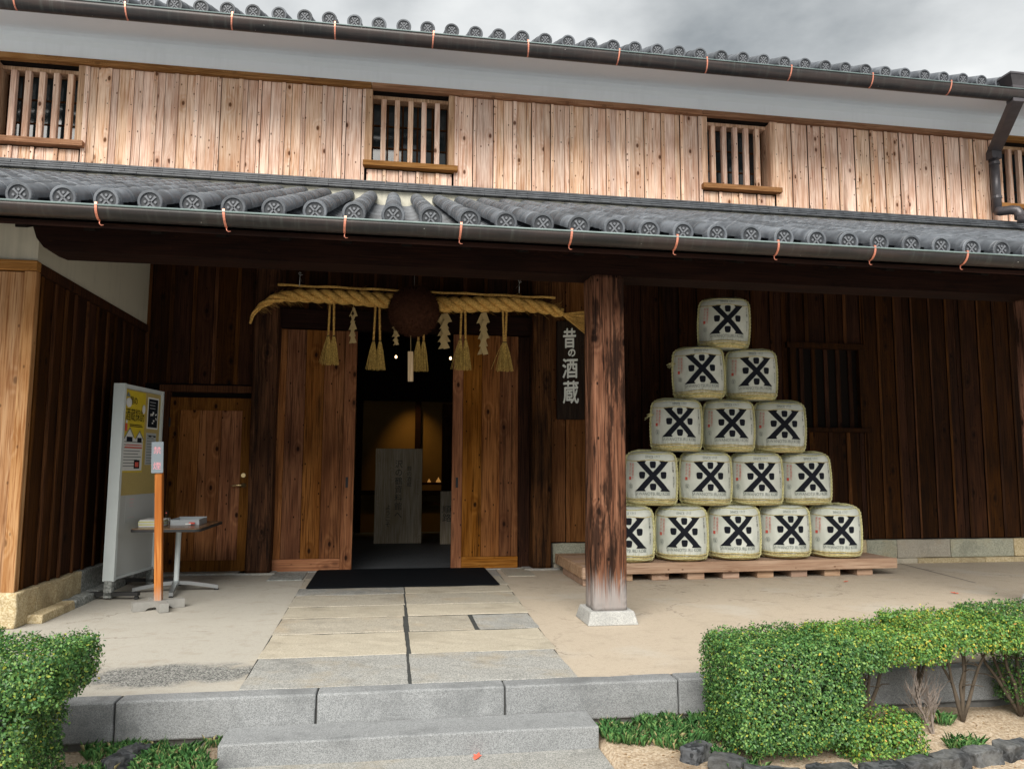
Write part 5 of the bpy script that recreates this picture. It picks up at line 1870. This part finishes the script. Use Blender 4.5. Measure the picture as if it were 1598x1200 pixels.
inner_panel(-0.197, 0.523, 3.0, 1.45, 'tall silvered panel with faded vertical writing inside the doorway',
            [('沢の鶴資料館へ', 0.0, 0.83, 0.115, 0.88), ('昔の酒蔵', 0.16, 1.02, 0.075, 0.32), ('ようこそ', -0.155, 0.42, 0.07, 0.33)])
inner_panel(0.80, 1.30, 2.8, 0.80, 'lower grey panel half hidden by the right hand sliding door', [('順路', -0.15, 0.46, 0.14, 0.24)])
og = 'small lit ornaments on the inner shelf'
for x, s_, lab in ((0.86, 0.85, 'larger of two tiny glowing ornaments on the shelf inside'), (0.70, 0.6, 'smaller glowing ornament at the edge of the tall inner panel')):
    t_ = thing('glowing_ornament', lab, 'ornament', (x, 4.3, 0.902), group=og)
    ob('shade', mk('shade', *tube([(0, 0, 0), (0, 0, .03 * s_), (0, 0, .07 * s_), (0, 0, .10 * s_)], [.05 * s_, .045 * s_, .015 * s_, .006 * s_], 10), M['ornament_glow'], True), t_)

# ================================================================== garden
rng = np.random.default_rng(3)
def leaf_cloud(pts, nrm, size, bend=0.25):
    """one folded rhombus leaf per point; returns flat arrays for a single mesh"""
    n = len(pts)
    up = nrm * 1.0 + rng.normal(size=(n, 3)) * 0.48 + np.array([0, 0, 0.25])
    up /= np.linalg.norm(up, axis=1, keepdims=True)
    s_ = np.cross(up, rng.normal(size=(n, 3)))
    s_ /= np.linalg.norm(s_, axis=1, keepdims=True)
    d = np.cross(up, s_) * 0.9 + nrm * 0.25
    d /= np.linalg.norm(d, axis=1, keepdims=True)
    L = size * rng.uniform(0.7, 1.3, size=(n, 1))
    a = pts
    b = pts + d * L * .5 + s_ * L * .30 + up * L * bend * .4
    c = pts + d * L
    e_ = pts + d * L * .5 - s_ * L * .30 + up * L * bend * .4
    return np.stack([a, b, c, e_], axis=1).reshape(-1, 3)


def quads_mesh(name, V, mat):
    n = len(V) // 4
    me = bpy.data.meshes.new(name)
    me.vertices.add(len(V))
    me.vertices.foreach_set('co', V.astype(np.float32).ravel())
    me.loops.add(n * 6)
    idx = np.arange(n)[:, None] * 4
    tri = np.concatenate([idx + np.array([[0, 1, 2]]), idx + np.array([[0, 2, 3]])], axis=1).reshape(-1)
    me.loops.foreach_set('vertex_index', tri.astype(np.int32))
    me.polygons.add(n * 2)
    me.polygons.foreach_set('loop_start', np.arange(0, n * 6, 3, dtype=np.int32))
    me.materials.append(mat)
    me.update(calc_edges=True)
    me.validate()
    return me


def n3(p, s, o=0.0):
    return np.array([mnoise.noise(Vector((q_[0] * s + o, q_[1] * s, q_[2] * s))) for q_ in p])


def blob_points(c, h, n, power=9, shell=0.10, gap=0.0, sc=9.0, seed=0.0, zmin=None):
    """points in the outer shell of a rounded box crown, with tufts and gaps"""
    out_p, out_n = [], []
    c, h = np.array(c), np.array(h)
    while sum(len(x) for x in out_p) < n:
        m = n
        d = rng.normal(size=(m, 3))
        face = rng.integers(0, 3, m)
        u_ = rng.uniform(-1, 1, size=(m, 3))
        sg_ = np.sign(rng.normal(size=m))
        u_[np.arange(m), face] = sg_
        r_ = (np.abs(u_) ** power).sum(1) ** (-1 / power)
        p = u_ * r_[:, None]
        nn = np.sign(p) * np.abs(p) ** (power - 1) / h
        nn /= np.linalg.norm(nn, axis=1, keepdims=True) + 1e-9
        q_ = c + p * h
        f = n3(q_, sc, seed)
        f2 = n3(q_, sc * 2.6, seed + 5)
        dep = rng.uniform(0, 1, m) ** 1.6 * shell
        q_ = q_ + nn * (0.026 * f + 0.018 * f2 - dep)[:, None]
        sh = rng.random(m) < 0.025                # a few long shoots break the clipped outline
        q_[sh] += nn[sh] * (dep[sh] + rng.uniform(0.004, 0.024, sh.sum()))[:, None]
        keep = (f * 0.7 + f2 * 0.5) > (-1 + gap * 1.0)
        if zmin is not None: keep &= q_[:, 2] > zmin
        out_p.append(q_[keep])
        out_n.append(nn[keep])
    return np.concatenate(out_p)[:n], np.concatenate(out_n)[:n]


def branches(m, o_, top, spread, n, r0, seed, kink=0.04, levels=2):
    rnd = random.Random(seed)
    o_, top = Vector(o_), Vector(top)
    for k in range(n):
        e_ = top + Vector((rnd.uniform(-1, 1) * spread[0], rnd.uniform(-1, 1) * spread[1], rnd.uniform(-.4, 1) * spread[2]))
        pts = []
        for i in range(7):
            t_ = i / 6
            p = o_ + (e_ - o_) * t_ + Vector((0, 0, 1)) * math.sin(t_ * 3.14) * 0.03
            p += Vector((rnd.uniform(-1, 1), rnd.uniform(-1, 1), 0)) * kink * t_
            pts.append(p)
        m.tube(pts, [r0 * (1 - .75 * i / 6) for i in range(7)], 6)
        if levels > 1:
            for _ in range(4):
                i = rnd.randrange(2, 6)
                b = pts[i]
                d = Vector((rnd.uniform(-1, 1) * spread[0], rnd.uniform(-1, 1) * spread[1], rnd.uniform(.1, 1) * spread[2])) * 0.6
                m.tube([b, b + d * .5 + Vector((rnd.uniform(-.01, .01), 0, .01)), b + d], [r0 * .4, r0 * .28, r0 * .15], 5)


def shrub(name, label, cat, base, crowns, trunk, mat, group, leaf=0.0155):
    t_ = thing(name, label, cat, base, group=group)
    Vs = []
    for (c, h, n, gap, shell) in crowns:
        p, nn = blob_points(c, h, int(n * 1.3), gap=gap, shell=shell, seed=sum(c))
        p = p - np.array(base)
        Vs.append(leaf_cloud(p, nn, leaf))
    ob('foliage', quads_mesh('foliage', np.concatenate(Vs), mat), t_)
    m = MB()
    for o_, top, spread, n, r0, sd_ in trunk:
        branches(m, Vector(o_) - Vector(base), Vector(top) - Vector(base), spread, n, r0, sd_)
    ob('branch', m.mesh('branch', M['bark'], True), t_)
    return t_


HG = 'clipped box hedges in the beds'
shrub('box_hedge', 'large dense clipped box hedge in the right bed, nearest the step', 'hedge', (2.08, -5.13, -0.23),
      [((2.06, -5.13, 0.062), (0.345, 0.26, 0.262), 46000, 0.24, 0.10), ((2.42, -5.06, 0.215), (0.20, 0.20, 0.085), 9000, 0.3, 0.09)],
      [((2.1, -5.12, -.23), (2.06, -5.12, .2), (.3, .2, .12), 16, .013, 1), ((2.36, -5.1, -.23), (2.40, -5.1, .22), (.18, .14, .08), 5, .012, 2)], M['leaf'], HG)
shrub('box_hedge', 'flat topped yellowing shrub with bare trunks right of the dense hedge', 'hedge', (2.66, -4.96, -0.21),
      [((2.72, -4.98, 0.238), (0.33, 0.22, 0.080), 22000, 0.25, 0.08)],
      [((2.66, -4.95, -.22), (2.66, -4.98, .26), (.26, .15, .05), 7, .014, 3), ((2.60, -5.0, -.22), (2.52, -5.0, .22), (.12, .1, .05), 3, .010, 4)], M['leaf_yellow'], HG)
shrub('box_hedge', 'flat topped shrub with a forked bare trunk behind the dead twigs', 'hedge', (3.22, -4.92, -0.21),
      [((3.24, -4.93, 0.268), (0.34, 0.23, 0.088), 22000, 0.25, 0.09)],
      [((3.24, -4.98, -.22), (3.26, -4.95, .28), (.20, .14, .05), 5, .012, 6), ((3.0, -4.93, -.1), (3.1, -4.93, .3), (.12, .1, .04), 3, .012, 7)], M['leaf_yellow'], HG)
shrub('box_hedge', 'leafy clipped shrub reaching the ground at the far right edge', 'hedge', (3.75, -4.9, -0.21),
      [((3.78, -4.88, 0.275), (0.33, 0.24, 0.11), 16000, 0.3, 0.1), ((3.82, -4.95, 0.05), (0.22, 0.2, 0.22), 9000, 0.5, 0.14)],
      [((3.66, -4.93, -.22), (3.66, -4.9, .28), (.25, .15, .08), 8, .013, 8)], M['leaf'], HG)
shrub('low_bush', 'low yellow green bush on the soil at the foot of the dense hedge', 'bush', (2.52, -5.27, -0.25),
      [((2.50, -5.27, -0.16), (0.21, 0.14, 0.10), 5200, 0.45, 0.10)], [((2.5, -5.26, -.26), (2.5, -5.26, -.1), (.18, .12, .06), 9, .006, 9)], M['leaf_yellow'], None, 0.018)
shrub('box_hedge', 'big clipped box hedge filling the lower left corner', 'hedge', (-1.78, -5.2, -0.24),
      [((-1.86, -5.25, 0.30), (0.53, 0.27, 0.115), 32000, 0.22, 0.10), ((-1.92, -5.27, 0.0), (0.485, 0.24, 0.27), 33000, 0.28, 0.11)],
      [((-1.8, -5.2, -.24), (-1.8, -5.2, .2), (.35, .2, .12), 16, .013, 10)], M['leaf'], HG)
shrub('box_hedge', 'smaller clipped hedge top just behind the lower left hedge', 'hedge', (-2.25, -4.86, -0.2),
      [((-2.28, -4.84, 0.33), (0.42, 0.10, 0.085), 8000, 0.2, 0.08)], [((-2.2, -4.86, -.22), (-2.2, -4.85, .28), (.3, .06, .06), 7, .012, 12)], M['leaf'], HG)

# dead twiggy shrub
tw = thing('bare_shrub', 'dead grey leafless shrub with fine twigs in the right bed', 'dead shrub', (2.93, -5.08, -0.24))
m = MB()
rnd = random.Random(4)
def twig(o_, d, L, r_, depth):
    pts = [Vector(o_)]
    dd = Vector(d)
    for i in range(4):
        dd = (dd + Vector((rnd.uniform(-.25, .25), rnd.uniform(-.25, .25), rnd.uniform(-.02, .18)))).normalized()
        pts.append(pts[-1] + dd * L / 4)
    m.tube(pts, [r_ * (1 - .15 * i) for i in range(5)], 5 if depth < 2 else 4, cap=False)
    if depth < 3:
        for _ in range(4 if depth else 6):
            i = rnd.randrange(1, 5)
            nd_ = (dd + Vector((rnd.uniform(-.9, .9), rnd.uniform(-.6, .6), rnd.uniform(-.1, .7)))).normalized()
            twig(pts[i], nd_, L * rnd.uniform(.5, .85), max(.0012, r_ * .6), depth + 1)


twig((0.04, 0, 0), (-0.45, 0.1, 1), 0.17, 0.0085, 0)
twig((0.05, 0.0, 0), (-0.1, 0, 1), 0.17, 0.007, 0)
twig((0.04, 0.02, 0), (0.25, 0, 1), 0.13, 0.005, 1)
ob('twigs', m.mesh('twigs', M['twig']), tw)

# grass clumps
def grass(name, centers, seed):
    r_ = np.random.default_rng(seed)
    Vq = []
    for (x, y, rad, n, hgt) in centers:
        for _ in range(n):
            a, q_ = r_.uniform(0, 6.28), math.sqrt(r_.random()) * rad
            px, py = x + math.cos(a) * q_, y + math.sin(a) * q_ * 0.7
            if py > -4.73: continue
            z = soil_z(px, py) - 0.004
            h = hgt * r_.uniform(.5, 1.25)
            a2 = r_.uniform(0, 6.28)
            lx, ly = math.cos(a2) * h * r_.uniform(.15, .75), math.sin(a2) * h * r_.uniform(.15, .75)
            w = 0.0013
            sx, sy = -math.sin(a2) * w, math.cos(a2) * w
            p0 = np.array((px, py, z))
            p1 = p0 + (lx * .4, ly * .4, h * .7)
            p2 = p0 + (lx, ly, h * r_.uniform(.65, 1.0))
            s_ = np.array((sx, sy, 0))
            Vq += [p0 - s_, p1 - s_ * .8, p2, p1 + s_ * .8]
    return ob(name, quads_mesh(name, np.array(Vq), M['grass']), kind='stuff')


gr = random.Random(9)
cl = []
for _ in range(34):
    cl.append((gr.uniform(1.14, 1.75), gr.uniform(-5.02, -4.76), gr.uniform(.03, .07), 75, .07))
for x, y in ((1.55, -5.12), (1.62, -5.16), (1.70, -5.22), (1.78, -5.36), (1.72, -5.38), (1.2, -4.99), (1.33, -5.03), (1.45, -5.05), (1.5, -5.08), (3.02, -5.26), (3.06, -5.27), (2.98, -5.25), (3.12, -4.99), (2.95, -4.98)):
    cl.append((x, y, .05, 95, .07))
grass('grass_right', cl, 5).name = 'grass'
cl = []
for _ in range(44):
    cl.append((gr.uniform(-1.42, -0.80), gr.uniform(-5.25, -4.78), gr.uniform(.03, .08), 75, .07))
grass('grass_left', cl, 6).name = 'grass'

# edging stones
EG = 'dark stones edging the garden bed'
es = [(1.56, -5.20, .16, 35, 'pale topped edging stone at the left tip of the row, in the grass'), (1.66, -5.345, .17, -40, 'edging stone just below the left end of the dense hedge'),
      (1.83, -5.475, .26, -16, 'long flat edging stone under the front corner of the dense hedge'), (2.10, -5.53, .24, -3, 'edging stone below the middle of the dense hedge'),
      (2.36, -5.525, .20, 8, 'blackest edging stone, below the low yellow bush'), (2.575, -5.485, .19, 14, 'mottled grey edging stone right of the low yellow bush'),
      (2.785, -5.44, .20, 12, 'dark edging stone in front of the dead shrub'), (3.00, -5.405, .19, 10, 'grey ridged edging stone beside the lone grass tuft'),
      (3.22, -5.36, .21, 12, 'edging stone at the right edge of the picture'), (3.46, -5.31, .2, 12, 'edging stone just past the right edge of the picture'),
      (-1.18, -4.91, .12, 62, 'dark weathered stone by the kerb joint in the left bed'), (-1.22, -5.02, .13, 50, 'broken dark stone in front of the left kerb stone')]
for i, (x, y, L, a, lab) in enumerate(es):
    thing('edging_stone', lab, 'edging stone', (x, y, soil_z(x, y) + 0.012), R(a), EG, me=rock(L, 0.095, 0.115, M['edging'], 'edging_stone', 40 + i, 0.012, 11, 13, 0.010))

# fallen leaves
def fallen(x, y, z, a, lab, s_=0.035):
    V = [(-1, 0, .05), (-.4, .42, .18), (.1, .3, .08), (.5, .6, .2), (.6, .2, .1), (1.2, 0, .25), (.6, -.25, .12), (.35, -.6, .22), (0, -.3, .08), (-.5, -.4, .2)]
    V = [(x_ * s_, y_ * s_, z_ * s_) for x_, y_, z_ in V]
    V += [(x_, y_, z_ + .0008) for x_, y_, z_ in V]
    n = 10
    F = [tuple(range(n - 1, -1, -1)), tuple(range(n, 2 * n))] + [(i, (i + 1) % n, n + (i + 1) % n, n + i) for i in range(n)]
    thing('fallen_leaf', lab, 'leaf', (x, y, z), a, 'fallen red leaves', me=mk('fallen_leaf', V, F, M['red_leaf']))


fallen(4.788, -1.469, 0.003, 0.4, 'small red leaf on the floor in front of the barrel platform')
fallen(5.411, -2.277, 0.003, 1.9, 'pale red leaf on the open floor toward the right post', 0.04)
fallen(0.471, -5.02, -0.254, 1.2, 'red leaf on the slab against the foot of the granite step', 0.04)

random.seed(77)
lt = []
for k in range(420):                         # leaf litter and pebbles on the bed
    x, y = random.uniform(1.1, 3.9), random.uniform(-5.6, -4.75)
    if random.random() < 0.25: x = random.uniform(-1.5, -0.8)
    z = soil_z(x, y) + 0.003
    s_ = random.uniform(.004, .011)
    lt += [(x - s_, y, z), (x, y - s_ * .6, z + .003), (x + s_, y, z), (x, y + s_ * .6, z + .004)]
ob('leaf_litter', quads_mesh('leaf_litter', np.array(lt), leaf_mat('dry_leaf_litter', [(0, (0.30, 0.19, 0.10)), (0.4, (0.42, 0.30, 0.17)), (0.7, (0.20, 0.12, 0.07)), (0.93, (0.55, 0.18, 0.08))])), kind='stuff')
